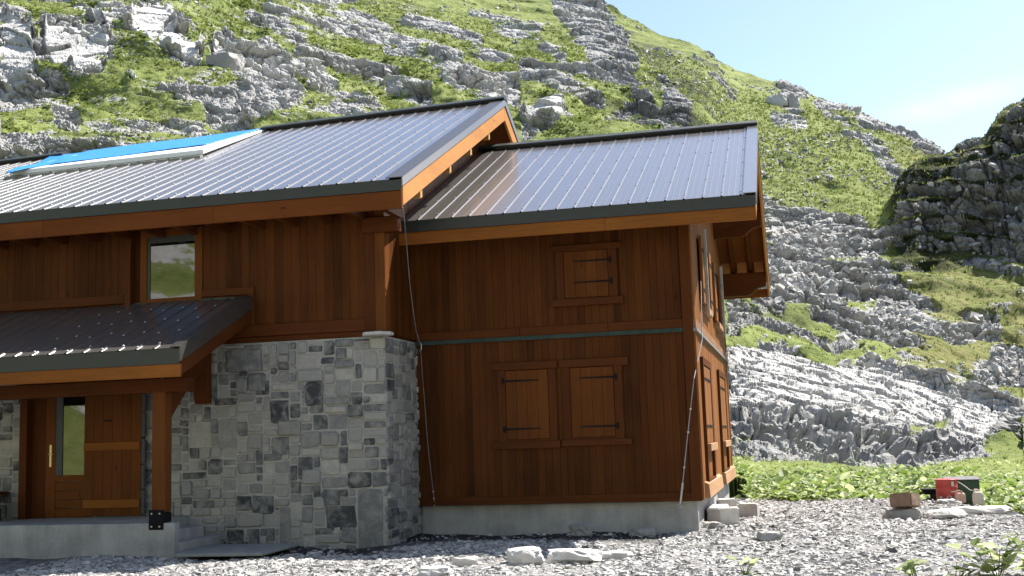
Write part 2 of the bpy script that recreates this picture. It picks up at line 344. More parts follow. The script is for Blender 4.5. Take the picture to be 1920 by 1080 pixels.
def smooth_cols(A, s):
    L = int(3 * s); k = np.exp(-.5 * (np.arange(-L, L + 1) / s) ** 2); k /= k.sum()
    Ap = np.pad(A, ((0, 0), (L, L)), mode='edge'); F = np.fft.rfft(Ap, axis=1); kp = np.zeros(Ap.shape[1]); kp[:2 * L + 1] = k; kp = np.roll(kp, -L)
    return np.fft.irfft(F * np.fft.rfft(kp)[None], Ap.shape[1], axis=1)[:, L:-L]
Zb = smooth_cols(Zb, 9)
CC, DDp = np.meshgrid(cols, dep); HH = hz(CC)
lat = (CC - 960) / FPX
# place on the map: straight ahead DDp, sideways lat
base_dir = FWD[None, None, :] + RGT[None, None, :] * lat[..., None] - UPV[None, None, :] * ((420 - 540) / FPX)
XX = CAM[0] + DDp * base_dir[..., 0]; YY = CAM[1] + DDp * base_dir[..., 1]
edge = np.interp(CC, *EDGE)
def base_z(u, D):
    j = np.interp(np.log(D), np.log(dep), np.arange(NR)); i = np.interp(u, cols, np.arange(NC))
    j0 = np.clip(np.floor(j).astype(int), 0, NR - 2); i0 = np.clip(np.floor(i).astype(int), 0, NC - 2); a = j - j0; b = i - i0
    return lambda A: (A[j0, i0] * (1 - a) * (1 - b) + A[j0 + 1, i0] * a * (1 - b) + A[j0, i0 + 1] * (1 - a) * b + A[j0 + 1, i0 + 1] * a * b)

# where bare rock crops out (outlines on the slope, value 0..1)
MW, MH = 480, 270
mask = np.zeros((MH, MW), np.float32); gy, gx = np.mgrid[0:MH, 0:MW]; gx = gx * 4 + 2.; gy = gy * 4 + 2.
def poly(pts, val, soft=0):
    global mask
    ins = np.zeros((MH, MW), bool); k = len(pts)
    for i in range(k):
        (x1, y1), (x2, y2) = pts[i], pts[(i + 1) % k]
        if y1 == y2: continue
        ins ^= ((gy < y1) != (gy < y2)) & (gx < (x2 - x1) * (gy - y1) / (y2 - y1) + x1)
    mask[ins] = val
def stroke(pts, wd, val):
    global mask
    d = np.full((MH, MW), 1e9)
    for (x1, y1), (x2, y2) in zip(pts[:-1], pts[1:]):
        L = (x2 - x1) ** 2 + (y2 - y1) ** 2; t = np.clip(((gx - x1) * (x2 - x1) + (gy - y1) * (y2 - y1)) / L, 0, 1)
        d = np.minimum(d, np.hypot(gx - x1 - t * (x2 - x1), gy - y1 - t * (y2 - y1)))
    mask[d < wd] = val
mask[:] = .33
poly([(0, 0), (640, 0), (640, 240), (0, 300)], .41)
poly([(0, 175), (320, 150), (480, 150), (480, 260), (0, 300)], .46)
poly([(640, 0), (1140, 0), (1250, 240), (960, 290), (640, 240)], .31)
poly([(1180, 20), (1360, 80), (1560, 165), (1790, 280), (1660, 420), (1430, 400), (1420, 240), (1240, 245)], .18)
poly([(0, 24), (42, 30), (62, 70), (88, 112), (58, 165), (0, 178)], .98)
poly([(75, 34), (150, 32), (158, 62), (212, 75), (203, 118), (192, 144), (150, 150), (100, 128), (80, 80)], .98)
poly([(128, 0), (166, 0), (220, 62), (186, 48)], .95)
poly([(228, 40), (278, 0), (312, 14), (352, 55), (396, 76), (372, 108), (320, 98), (286, 82)], .98)
poly([(180, 0), (270, 0), (240, 35), (215, 50)], .62)
poly([(395, 68), (425, 62), (442, 78), (440, 108), (405, 112)], .95)
poly([(428, 108), (500, 82), (548, 112), (565, 195), (500, 205), (445, 150)], .9)
poly([(95, 190), (148, 192), (150, 232), (105, 230)], .9)
poly([(0, 178), (110, 150), (140, 165), (130, 185), (30, 205), (0, 200)], .75)
poly([(400, 175), (470, 170), (480, 225), (420, 235), (395, 210)], .85)
poly([(200, 205), (300, 195), (390, 205), (400, 240), (230, 255)], .66)
stroke([(470, 38), (520, 52), (565, 72)], 10, .8)
stroke([(500, 20), (570, 30), (640, 50)], 10, .8)
stroke([(640, 32), (690, 40), (722, 62)], 14, .7)
stroke([(560, 115), (600, 150), (640, 185), (700, 205)], 16, .7)
stroke([(640, 60), (700, 70), (790, 80), (850, 105)], 9, .62)
stroke([(690, 140), (740, 165), (800, 190)], 14, .7)
stroke([(860, 100), (940, 112), (1010, 132)], 10, .78)
stroke([(760, 90), (800, 88), (850, 112)], 14, .75)
poly([(825, 140), (880, 132), (925, 150), (930, 190), (860, 195)], .85)
stroke([(910, 105), (1000, 125), (1090, 140), (1150, 160)], 12, .85)
poly([(1030, 0), (1120, 0), (1170, 60), (1200, 110), (1185, 165), (1130, 150), (1090, 90), (1050, 40)], .66)
stroke([(1085, 60), (1120, 110), (1180, 160), (1230, 235)], 13, .72)
poly([(925, 150), (965, 150), (980, 190), (960, 225), (935, 190)], .9)
poly([(978, 182), (1055, 185), (1075, 240), (1030, 262), (985, 260)], .95)
poly([(1130, 215), (1200, 212), (1240, 240), (1180, 262), (1120, 255)], .75)
stroke([(980, 140), (1060, 165), (1120, 190)], 9, .7)
poly([(1232, 120), (1262, 150), (1295, 210), (1300, 250), (1240, 250), (1240, 190)], .68)
poly([(1325, 98), (1352, 95), (1345, 112), (1320, 115)], .6); poly([(1368, 112), (1392, 112), (1388, 130), (1366, 130)], .9)
poly([(1330, 135), (1355, 140), (1352, 155), (1332, 150)], .8)
stroke([(1340, 150), (1380, 185)], 8, .55)
poly([(1452, 158), (1488, 160), (1500, 155), (1520, 172), (1515, 184), (1470, 180)], .95)
poly([(1440, 205), (1500, 205), (1520, 235), (1500, 262), (1450, 240)], .58)
poly([(1520, 190), (1600, 190), (1640, 210), (1600, 235), (1540, 215)], .6)
poly([(1600, 210), (1700, 222), (1790, 282), (1740, 300), (1690, 260), (1610, 240)], .66)
stroke([(1590, 250), (1640, 280), (1680, 330), (1690, 360)], 16, .6)
stroke([(1460, 300), (1500, 320), (1560, 345)], 8, .55)
poly([(1425, 370), (1500, 395), (1530, 415), (1430, 425)], .56)
poly([(1360, 412), (1440, 402), (1640, 425), (1690, 440), (1740, 480), (1700, 560), (1880, 590), (1880, 650), (1700, 640), (1560, 660), (1360, 630)], .74)
poly([(1640, 470), (1720, 450), (1740, 520), (1920, 560), (1920, 640), (1880, 600), (1700, 555)], .42)
poly([(1640, 640), (1920, 640), (1920, 780), (1700, 690)], .48)
poly([(1820, 660), (1920, 650), (1920, 740), (1830, 720)], .62)
poly([(1360, 640), (1530, 655), (1640, 680), (1920, 780), (1920, 828), (1860, 845), (1700, 868), (1560, 855), (1460, 850), (1366, 870)], 1.0)
stroke([(1365, 628), (1460, 640), (1560, 668), (1640, 672), (1700, 690)], 9, .22)
stroke([(1480, 590), (1560, 640)], 12, .25); stroke([(1390, 575), (1460, 600)], 9, .3)
poly([(1720, 565), (1800, 540), (1910, 520), (1910, 570), (1790, 590)], .24)
poly([(1740, 650), (1860, 640), (1850, 670), (1760, 675)], .25)
poly([(1660, 400), (1690, 350), (1750, 300), (1790, 272), (1870, 255), (1900, 190), (1920, 190), (1920, 510), (1860, 500), (1740, 480), (1690, 440)], .56)
poly([(1690, 350), (1750, 300), (1790, 285), (1840, 300), (1800, 340), (1720, 400), (1670, 400)], .42)
poly([(1780, 330), (1850, 300), (1920, 300), (1920, 470), (1850, 480), (1770, 440)], .62)
poly([(1366, 872), (1560, 858), (1700, 872), (1870, 848), (1920, 835), (1920, 1080), (1366, 1080)], .03)
stroke([(1715, 795), (1780, 800)], 7, .35)
for p_ in ([(650, 60), (700, 78), (760, 84)], [(720, 105), (790, 118), (860, 140)], [(560, 90), (620, 110), (680, 140), (740, 150)], [(930, 60), (1000, 80), (1060, 110)], [(880, 30), (950, 45), (1010, 62)],
           [(760, 40), (840, 58), (900, 82)], [(610, 175), (670, 180), (720, 205)], [(1000, 150), (1060, 165), (1130, 200)], [(1060, 215), (1120, 240)], [(330, 165), (400, 180)], [(250, 150), (330, 160)]): stroke(p_, 6, .74)
def blur(A, n):
    for _ in range(n):
        P = np.pad(A, 1, mode='edge'); A = (P[1:-1, 1:-1] * 2 + P[:-2, 1:-1] + P[2:, 1:-1] + P[1:-1, :-2] + P[1:-1, 2:]) / 6
    return A
mask = blur(mask, 3)

V = np.stack([XX, YY, Zb], -1).reshape(-1, 3).astype(np.float64)
D_ = DDp.ravel(); C_ = CC.ravel(); E_ = edge.ravel()
rel = V - CAM; dz = rel @ FWD
PU = 960 + FPX * (rel @ RGT) / dz; PV = 540 - FPX * (rel @ UPV) / dz
def samp(u, v):
    i = np.clip(u / 4 - .5, 0, MW - 1.001); j = np.clip(v / 4 - .5, 0, MH - 1.001); i0 = i.astype(int); j0 = j.astype(int); a = i - i0; b = j - j0
    return mask[j0, i0] * (1 - a) * (1 - b) + mask[j0, i0 + 1] * a * (1 - b) + mask[j0 + 1, i0] * (1 - a) * b + mask[j0 + 1, i0 + 1] * a * b
warp = np.stack([vnoise(V / 6. + 3, 71), vnoise(V / 6. + 9, 72)], 1) * 900 / D_[:, None]
m = samp(PU + warp[:, 0], PV + warp[:, 1] * .7)
outside = (PU < 0) | (PU > 1920) | (PV < 0)
m = np.where(outside, np.clip(.45 + .5 * fbm(V / 30., 3, 5), 0, 1), m)
right = sstep(1320, 1380, PU)                                    # the limestone pavement country
slab = right * sstep(.80, .93, m) * sstep(43, 46, D_) * (1 - sstep(74, 80, D_))
ledge = right * sstep(70, 76, D_) * (1 - sstep(118, 130, D_))
crag = sstep(1650, 1690, PU) * sstep(104, 108, D_) * (1 - sstep(140, 150, D_))
far = sstep(42, 60, D_)
near = 1 - sstep(40, 46, D_)
V[:, 2] += far * (fbm(V / 24., 3, 31) * 1.7 * (1 - .7 * slab) * (1 - .5 * right * (D_ < 90)) + fbm(V / 7.5, 3, 41) * .55 * (1 - .5 * slab))
V[:, 2] += crag * 1.8 * fbm(V / 5., 3, 45)
V[:, 2] += near * .07 * fbm(V / 2.2, 3, 44)
# beds dip to the right; risers are bare, treads carry turf
wob = fbm(V / 20., 3, 51) * 4.5 + fbm(V / 5., 2, 52) * .9
s = V[:, 2] + .20 * V[:, 0] - .05 * V[:, 1] + wob
def terr(s, H, b):
    f = s / H - np.floor(s / H); g = sstep(b, 1, f) ** .8
    return H * (g - f) + .3 * H, sstep(b - .05, b + .12, f) * (1 - sstep(.94, 1, f))
tA, rA = terr(s, 6.5, .62); tB, rB = terr(s + wob * .5, 2.1, .55); tC, rC = terr(V[:, 2] + .16 * V[:, 0] + fbm(V / 9., 3, 61) * 2.2, 2.3, .54)
mm = np.clip(m * 1.25 - .12, 0, 1)
cliff = sstep(.9, .97, m) * (1 - right)
ampA = far * (1 - slab) * (1 - ledge) * mm * .75 * (1 - .7 * cliff) * (1 - .75 * crag); ampB = far * (1 - slab) * mm * .85 * (1 - .6 * ledge) * (1 - .75 * crag)
ampC = ledge * (.25 + .75 * mm) * .95
V[:, 2] += tA * ampA + tB * ampB * (1 - .75 * cliff) + tC * ampC
riser = np.maximum(np.maximum(rA * ampA / .75, rB * ampB / .85), rC * ampC / .95)
# respace the rows of every column along its own profile, so upright faces get as many points as treads
NR2 = 1250; Zs = V[:, 2].reshape(NR, NC)
bl_ = sstep(1150, 1420, CC); wt = ((1 - bl_) * (.08 + .92 * sstep(68, 78, DDp)) + bl_ * (.25 + .75 * sstep(40, 45, DDp))) * (1 - .85 * sstep(300, 380, DDp))
ds = np.sqrt((.42 * np.diff(DDp, axis=0)) ** 2 + np.diff(Zs, axis=0) ** 2) / DDp[1:] * wt[1:]
ds = np.concatenate([np.zeros((1, NC)), np.cumsum(ds, 0)]); 
new = [np.empty((NR2, NC)) for _ in range(9)]
src = [DDp, Zs, riser.reshape(NR, NC), m.reshape(NR, NC), ledge.reshape(NR, NC), slab.reshape(NR, NC), crag.reshape(NR, NC), PU.reshape(NR, NC), PV.reshape(NR, NC)]
Dn = np.stack([np.interp(np.linspace(0, ds[-1, i], NR2), ds[:, i], DDp[:, i]) for i in range(NC)], 1)
Dn = smooth_cols(Dn, 2.5)
for i in range(NC):
    for A, B in zip(new, src): A[:, i] = np.interp(Dn[:, i], DDp[:, i], B[:, i])
DDp, Zs, riser, m, ledge, slab, crag, PU, PV = new; NR = NR2
riser, m, ledge, slab, crag, PU, PV, D_ = [A.ravel() for A in (riser, m, ledge, slab, crag, PU, PV, DDp)]
CC = np.repeat(cols[None], NR, 0); C_ = CC.ravel(); lat = (CC - 960) / FPX
bd = FWD[None, None, :] + RGT[None, None, :] * lat[..., None] - UPV[None, None, :] * ((420 - 540) / FPX)
XX = CAM[0] + DDp * bd[..., 0]; YY = CAM[1] + DDp * bd[..., 1]; V = np.stack([XX, YY, Zs], -1).reshape(-1, 3)
E_ = np.interp(C_, *EDGE); right = sstep(1320, 1380, PU); far = sstep(42, 60, D_); near = 1 - sstep(40, 46, D_); outside = (PU < 0) | (PU > 1920) | (PV < 0)
def base_z(u, D):
    u = np.atleast_1d(np.asarray(u, float)); D = np.atleast_1d(np.asarray(D, float)); i0 = np.clip(np.round(np.interp(u, cols, np.arange(NC))).astype(int), 0, NC - 1)
    j0 = np.array([np.searchsorted(DDp[:, a_], d_) for a_, d_ in zip(i0, D)]); j0 = np.clip(j0, 0, NR - 1)
    return lambda A: A[j0, i0]
rock = np.clip(m + .42 * (riser - .38) * far * (1 - slab) + (.20 * fbm(V / 3.5, 3, 81) + .28 * fbm(np.stack([V[:, 0] / 13., V[:, 1] / 13., (V[:, 2] + .24 * V[:, 0] + 2 * vnoise(V / 14., 84)) / 2.1], 1), 3, 82)) * far * (1 - slab), 0, 1)
def normals(G):
    a = np.gradient(G, axis=1); b = np.gradient(G, axis=0); n_ = np.cross(a, b); n_ /= np.linalg.norm(n_, axis=-1, keepdims=True) + 1e-9
    return n_
Nn = normals(V.reshape(NR, NC, 3))
for k_ in (2, 3, 4):
    P = np.pad(Nn, ((k_, k_), (k_, k_), (0, 0)), mode='edge'); Nn = (P[k_:-k_, k_:-k_] * 2 + P[:-2 * k_, k_:-k_] + P[2 * k_:, k_:-k_] + P[k_:-k_, :-2 * k_] + P[k_:-k_, 2 * k_:])
Nn /= np.linalg.norm(Nn, axis=-1, keepdims=True) + 1e-9; Nf = Nn.reshape(-1, 3)
rk = sstep(.42, .60, rock)
J = np.array([[.92, .39, 0], [-.39, .92, 0], [.20, -.05, 1]])          # joint directions and the dip of the beds
disp = np.zeros(len(V)); on = (rk > .01) & (D_ > 40) & (slab < .98)
gen = (1 - slab) * rk; smoothface = sstep(.88, .97, m) * (1 - right); steep = 1 - np.clip(Nf[:, 2], 0, 1)
Q = V @ J.T; tone_c = np.zeros(len(V))
def blocks(sx, sz, amp, seed, amt, joint=.10):
    q = Q[on]; wv = np.stack([fbm(q / (sx * 1.6), 2, seed + 5), fbm(q / (sx * 1.6), 2, seed + 6), .35 * fbm(q / (sx * 1.6), 2, seed + 7)], 1) * sx * .5
    F1, F2, ID = cell((q + wv) / np.array([sx, sx * .85, sz]), seed)
    edge_ = sstep(0, joint * 2.6, F2 - F1)
    disp[on] += amt[on] * amp * ((ID - .5) * 1.1 + .45 * (edge_ - 1) - .35 * (1 - sstep(0, joint * .6, F2 - F1)))
    tone_c[on] += (ID - .5) * amt[on] * .5
sf = 1 - .9 * smoothface; up_ = .30 + .70 * sstep(.12, .5, steep)
blocks(5.5, 1.9, 1.5, 101, gen * sf * up_ * sstep(90, 140, D_), .06)
blocks(2.8, 1.1, .95, 102, gen * sf * up_ * (1 - .8 * ledge), .08)
blocks(1.7, 2.0, 1.15, 107, gen * up_ * ledge, .13)
blocks(1.2, .48, .42, 103, gen * (1 - .7 * smoothface) * up_ * (1 - .5 * sstep(170, 230, D_)), .09)
blocks(.50, .26, .14, 104, gen * (1 - sstep(95, 130, D_)), .12)
F1, F2, ID = cell((Q[on] + 1.2 * np.stack([fbm(Q[on] / 3., 2, 91), fbm(Q[on] / 3., 2, 92), fbm(Q[on] / 3., 2, 93)], 1)) / np.array([5.5, 5.5, 2.4]), 105)
disp[on] += (gen * smoothface)[on] * ((ID - .5) * .8 - (1 - sstep(0, .03, F2 - F1)) * .7)
disp[on] += gen[on] * (.16 * fbm(V[on] / 1.6, 4, 106))
# the pavement: flat slabs cut by long runnels, front face fluted
run = np.zeros(len(V)); on2 = slab > .01
if on2.any():
    q = Q[on2]
    wq = np.stack([fbm(q / 2., 2, 117), fbm(q / 2., 2, 118), 0 * q[:, 0]], 1) * .5; q2 = q + wq
    F1, F2, ID = cell(np.stack([q2[:, 0] / 2.3, q2[:, 1] / 1.3, q2[:, 2] / 3.], 1), 111); a_ = (ID - .5) * .26 - (1 - sstep(0, .09, F2 - F1)) * .42
    F1, F2, ID = cell(np.stack([q2[:, 0] / .8, q2[:, 1] / .5, q2[:, 2] / 2.], 1), 112); a_ += (ID - .5) * .12 - (1 - sstep(0, .10, F2 - F1)) * .15
    st_ = q2[:, 2] * 1. + .06 * q2[:, 0] + fbm(q / 5., 2, 119) * .5; f_ = st_ / .42 - np.floor(st_ / .42); a_ += .42 * (sstep(.6, .95, f_) - f_) * .75
    a_ += .10 * fbm(q / 4., 3, 113)
    run[on2] = a_
face = slab * sstep(50.5, 46.5, D_ - (np.clip(PU, 1360, 1920) - 1366) / 554 * 9.)
disp += run * slab * (.78 + .7 * face)
F1, F2, ID = cell(np.stack([V[on2][:, 0] / 1.3, V[on2][:, 1] / 1.3, V[on2][:, 2] / 3.5], 1) + .25 * np.stack([fbm(V[on2] / 1.5, 2, 116)] * 3, 1), 115)
disp[on2] += face[on2] * ((ID - .5) * .7 - .5 * (1 - sstep(0, .16, F2 - F1)) + .16 * vnoise(np.stack([V[on2][:, 0] / .35, V[on2][:, 1] / .35, V[on2][:, 2] / 2.5], 1), 118))
# turf: tussocks and shrubs
tur = (1 - rk) * far
disp += tur * (.16 * fbm(V / 1.1, 3, 121) + .3 * sstep(.15, .6, fbm(V / 3.2, 2, 122)) * np.clip(1 - m * .5, 0, 1))
V += Nf * disp[:, None]
# under the yard the hill dives below the gravel
V[:, 2] = np.where(C_ < 1372, np.where(D_ < 34, np.minimum(V[:, 2], -.4), V[:, 2]), V[:, 2])
V[:, 2] -= .7 * (1 - sstep(-.35, .9, D_ - E_ + .35 * fbm(V / 1.3, 3, 131)))
rock = np.where(D_ < 40, m, rock); rock = rock * (1 - near * .6)
rock = np.clip(np.where(slab > .3, np.maximum(rock, .85 - .5 * sstep(.25, .6, fbm(V / 2.6, 3, 141)) * face), rock), 0, 1)
tone = np.clip(.5 + .35 * fbm(V / 12., 3, 151) + .32 * slab * (1 - face) + .42 * smoothface - .16 * sstep(900, 1250, PU) * (1 - right) - .26 * crag + .30 * tone_c - .14 * ledge * riser, 0, 1)  # tone also carries light: sunlit cliffs raised, shaded crag and ledge risers lowered
ID_ = np.arange(NR * NC).reshape(NR, NC)
F4 = np.stack([ID_[:-1, :-1], ID_[:-1, 1:], ID_[1:, 1:], ID_[1:, :-1]], -1).reshape(-1, 4)

def hill_material():
    n = NT('alpine_slope'); o = n.obj(); rk = n.attr('rock'); tn = n.attr('tone'); dry = n.attr('dry')
    hf = n.noise(o, .9, 6, .68); hf2 = n.noise(o, 3.2, 5, .65)
    fac = n.mr(n.math('ADD', n.math('ADD', rk, n.math('MULTIPLY', n.math('SUBTRACT', hf, .5), .75)), n.math('MULTIPLY', n.math('SUBTRACT', hf2, .5), .35)), .46, .56, 0, 1, True)
    strat = n.noise(n.map(o, (.25, .25, 2.2), (0, rad(-9), 0)), 1.4, 5, .65); vert = n.noise(n.map(o, (1.8, 1.8, .22)), 1.2, 5, .65)
    blot = n.noise(o, .28, 4, .6); fine = n.noise(o, 5.5, 5, .7)
    v = n.math('ADD', n.math('MULTIPLY', tn, .55), n.math('MULTIPLY', n.math('SUBTRACT', blot, .5), .35))
    v = n.math('ADD', v, n.math('MULTIPLY', n.math('SUBTRACT', vert, .5), .30)); v = n.math('ADD', v, n.math('MULTIPLY', n.math('SUBTRACT', strat, .5), .35))
    v = n.math('ADD', v, n.math('MULTIPLY', n.math('SUBTRACT', fine, .5), .3))
    rc = n.ramp(v, [(0, (.14, .14, .138)), (.16, (.28, .275, .265)), (.40, (.44, .43, .41)), (.7, (.62, .605, .58))])
    g1 = n.noise(o, .16, 4, .6); g2 = n.noise(o, 1.3, 5, .7); g3 = n.noise(o, 6, 4, .7)
    gc = n.ramp(n.math('ADD', n.math('MULTIPLY', g1, .4), n.math('ADD', n.math('MULTIPLY', g2, .4), n.math('MULTIPLY', g3, .2))),
                [(.34, (.050, .072, .016)), (.43, (.115, .148, .036)), (.54, (.190, .222, .066)), (.66, (.265, .275, .115))])
    gc = n.mix(n.math('MULTIPLY', dry, n.mr(g2, .35, .65)), gc, (.17, .135, .060))
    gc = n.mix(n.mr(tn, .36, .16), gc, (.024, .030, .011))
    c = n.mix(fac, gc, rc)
    dk = n.noise(o, .55, 3, .5)
    hr = n.math('ADD', n.math('MULTIPLY', vert, .40), n.math('ADD', n.math('MULTIPLY', strat, .55), n.math('MULTIPLY', fine, .5)))
    hg = n.math('ADD', n.math('MULTIPLY', g2, .7), n.math('MULTIPLY', g3, .5))
    hm = n.n('ShaderNodeMix', data_type='FLOAT'); n.l(fac, hm.inputs[0]); n.l(hg, hm.inputs[2]); n.l(hr, hm.inputs[3])
    return n.fin(c, .92, n.bump(hm.outputs[0], .8, .4), .12)
M['hill'] = hill_material()
def point_attr(ob, name, arr):
    at = ob.data.attributes.new(name, 'FLOAT', 'POINT'); at.data.foreach_set('value', np.ascontiguousarray(arr, np.float32))
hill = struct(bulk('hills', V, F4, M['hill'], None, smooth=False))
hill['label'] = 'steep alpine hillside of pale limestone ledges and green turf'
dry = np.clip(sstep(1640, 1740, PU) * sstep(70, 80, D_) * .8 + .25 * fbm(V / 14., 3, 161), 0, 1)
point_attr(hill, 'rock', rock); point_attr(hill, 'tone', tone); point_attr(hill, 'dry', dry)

# the other side of the valley, behind the photographer (seen in the window panes)
na, nr = 520, 340
aa = np.linspace(rad(70), rad(300), na); rr_ = np.exp(np.linspace(math.log(24), math.log(420), nr)); A_, R_ = np.meshgrid(aa, rr_)
hx = CAM[0] + R_ * np.sin(A_ - YAW); hy = CAM[1] + R_ * np.cos(A_ - YAW)
hzv = np.clip(R_ - 41, 0, None) * .50 * (1 - .35 * sstep(150, 400, R_)) - .5 * (1 - sstep(30, 40, R_)) + .3
V2 = np.stack([hx, hy, hzv], -1).reshape(-1, 3); w2 = sstep(39, 46, R_.ravel())
m2 = np.clip(.44 + .5 * fbm(V2 / 14., 4, 201) + .75 * fbm(V2 / 3.5, 4, 202), 0, 1) * w2; s2 = V2[:, 2] + .2 * V2[:, 0] + fbm(V2 / 18., 3, 203) * 4
t2, r2 = terr(s2, 5., .6); V2[:, 2] += w2 * (fbm(V2 / 20., 3, 205) * 2 + t2 * m2 * .8 + fbm(V2 / 3., 3, 206) * .6)
ID2 = np.arange(na * nr).reshape(nr, na); F2_ = np.stack([ID2[:-1, :-1], ID2[:-1, 1:], ID2[1:, 1:], ID2[1:, :-1]], -1).reshape(-1, 4)
hill2 = struct(bulk('hills', V2, F2_, M['hill'], None))
point_attr(hill2, 'rock', np.clip(m2 + .4 * (r2 - .4) * w2, 0, 1)); point_attr(hill2, 'tone', np.full(len(V2), .6)); point_attr(hill2, 'dry', np.full(len(V2), .1))

# ------------------------------------------------------------------ gravel yard
def yard_z(x, y): return .035 * np.sin(x * .9 + 1) * np.sin(y * .7) - .02 + .02 * np.sin(2.3 * x + y)
n = NT('crushed_slate'); o = n.obj(); a = n.voro(o, 14, 'F1', 'Color'); b2 = n.noise(o, 1.2, 4, .6); b3 = n.noise(o, 60, 4, .7); sp = n.n('ShaderNodeSeparateColor'); n.l(a, sp.inputs[0])
c = n.ramp(n.math('ADD', n.math('MULTIPLY', sp.outputs[0], .5), n.math('ADD', n.math('MULTIPLY', b2, .25), n.math('MULTIPLY', b3, .3))), [(.25, (.10, .096, .092)), (.5, (.19, .183, .176)), (.8, (.30, .29, .277))])
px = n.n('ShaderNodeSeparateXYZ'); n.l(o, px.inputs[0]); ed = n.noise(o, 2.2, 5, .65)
shade_strip1 = n.math('MULTIPLY', n.mr(n.math('ADD', px.outputs[1], n.math('MULTIPLY', n.math('SUBTRACT', ed, .5), 2.)), -2.2, -1.3), n.mr(px.outputs[0], -.2, -1.0))
shade_strip2 = n.math('MULTIPLY', n.mr(n.math('ADD', px.outputs[1], n.math('MULTIPLY', n.math('SUBTRACT', ed, .5), 1.6)), -3.9, -3.0), n.mr(px.outputs[0], -4.2, -5.0))
c = n.mix(n.math('MULTIPLY', n.math('MAXIMUM', shade_strip1, shade_strip2), .93), c, (.022, .020, .019))  # shade at the foot of the walls painted into the ground colour
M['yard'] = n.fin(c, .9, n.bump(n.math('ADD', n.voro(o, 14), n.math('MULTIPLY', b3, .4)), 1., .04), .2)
gxs = np.concatenate([np.linspace(-60, -16, 24)[:-1], np.linspace(-16, 9, 240), np.linspace(9, 60, 30)[1:]]); gys = np.concatenate([np.linspace(-60, -9, 26)[:-1], np.linspace(-9, 12, 200), np.linspace(12, 40, 20)[1:]])
GX, GY = np.meshgrid(gxs, gys); rl = np.stack([GX, GY, np.zeros_like(GX)], -1) - CAM; gd = rl @ FWD; gu = 960 + FPX * (rl @ RGT) / np.maximum(gd, 1.)
GV = np.stack([GX, GY, yard_z(GX, GY)], -1).reshape(-1, 3); GV[:, 2] += .03 * fbm(GV / .5, 3, 7)
over = (gd - np.interp(gu, *EDGE)).ravel(); over = np.where(gd.ravel() < 5, -5, over)
GV[:, 2] -= np.where((GX.ravel() > -.6) | (GY.ravel() > 9.9), 1.2, 0.) * sstep(-.1, 1.6, over)
IDg = np.arange(GX.size).reshape(GX.shape); Fg = np.stack([IDg[:-1, :-1], IDg[:-1, 1:], IDg[1:, 1:], IDg[1:, :-1]], -1).reshape(-1, 4)
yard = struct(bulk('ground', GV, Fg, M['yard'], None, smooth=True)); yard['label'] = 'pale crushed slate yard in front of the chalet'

# angular chips, many small blocks in one mesh
CUBE = np.array([[-1, -1, -1], [1, -1, -1], [1, 1, -1], [-1, 1, -1], [-1, -1, 1], [1, -1, 1], [1, 1, 1], [-1, 1, 1]], float)
CF = np.array([[3, 2, 1, 0], [4, 5, 6, 7], [0, 1, 5, 4], [1, 2, 6, 5], [2, 3, 7, 6], [3, 0, 4, 7]])
def chips(P, S, flatn, rng, tilt=.35):
    k = len(P); v = CUBE[None] * (1 + rng.uniform(-.42, .25, (k, 8, 3))); v[:, 4:, :2] *= rng.uniform(.45, .95, (k, 1, 1))
    v *= S[:, None, None] * np.stack([rng.uniform(.7, 1.5, k), rng.uniform(.55, 1.05, k), rng.uniform(flatn * .6, flatn * 1.5, k)], 1)[:, None, :]
    ax = rng.uniform(-tilt, tilt, k); ay = rng.uniform(-tilt, tilt, k); az = rng.uniform(0, 6.283, k)
    c, s_ = np.cos(ax), np.sin(ax); y = v[:, :, 1] * c[:, None] - v[:, :, 2] * s_[:, None]; z = v[:, :, 1] * s_[:, None] + v[:, :, 2] * c[:, None]; x = v[:, :, 0]
    c, s_ = np.cos(ay), np.sin(ay); x, z = x * c[:, None] + z * s_[:, None], -x * s_[:, None] + z * c[:, None]
    c, s_ = np.cos(az), np.sin(az); x, y = x * c[:, None] - y * s_[:, None], x * s_[:, None] + y * c[:, None]
    VV = np.stack([x, y, z], -1) + P[:, None, :]; FF = (CF[None] + (np.arange(k) * 8)[:, None, None]).reshape(-1, 4)
    return VV.reshape(-1, 3), FF, np.repeat(np.clip(rng.normal(.55, .22, k), .03, 1), 6)
def in_house(x, y): return ((x < 0) & (x > -4.95) & (y > .05)) | ((x <= -4.9) & (y > -1.7)) | ((x < -7.8) & (y > -3.4))
rng = np.random.default_rng(9)
k = 240000; x = rng.uniform(-9.5, 9, k); y = rng.uniform(-7.2, 9.5, k); rl = np.stack([x, y, 0 * x], -1) - CAM; gd = rl @ FWD; gu = 960 + FPX * (rl @ RGT) / gd
strip = ((y > -1.7 + .5 * np.sin(1.7 * x)) & (x < -.5)) | ((y > -3.3 + .3 * np.sin(2.1 * x)) & (x < -4.6)); ok = (~in_house(x, y)) & (~strip | (rng.uniform(0, 1, k) < .07)) & (gd < np.interp(gu, *EDGE) + .6 * rng.uniform(-1, 1, k)) & (gu > -60) & (gu < 1990) & ((x > 0) | (y < .1))  # few chips where the wall's shade is painted on the ground
x, y = x[ok], y[ok]; S = np.exp(rng.normal(math.log(.0135), .58, len(x))); S = np.minimum(S, .07)
n = NT('slate_chip'); o = n.obj(); tt_ = n.attr('tint'); a_n = n.noise(o, 30, 4, .65)
cc = n.ramp(tt_, [(0, (.065, .061, .058)), (.3, (.20, .191, .183)), (.6, (.37, .358, .34)), (1, (.60, .585, .56))])
M['chip'] = n.fin(n.mix(n.mr(a_n, .45, .75, 0, .5), cc, (.15, .14, .13)), .85, n.bump(a_n, .5, .01), .2)
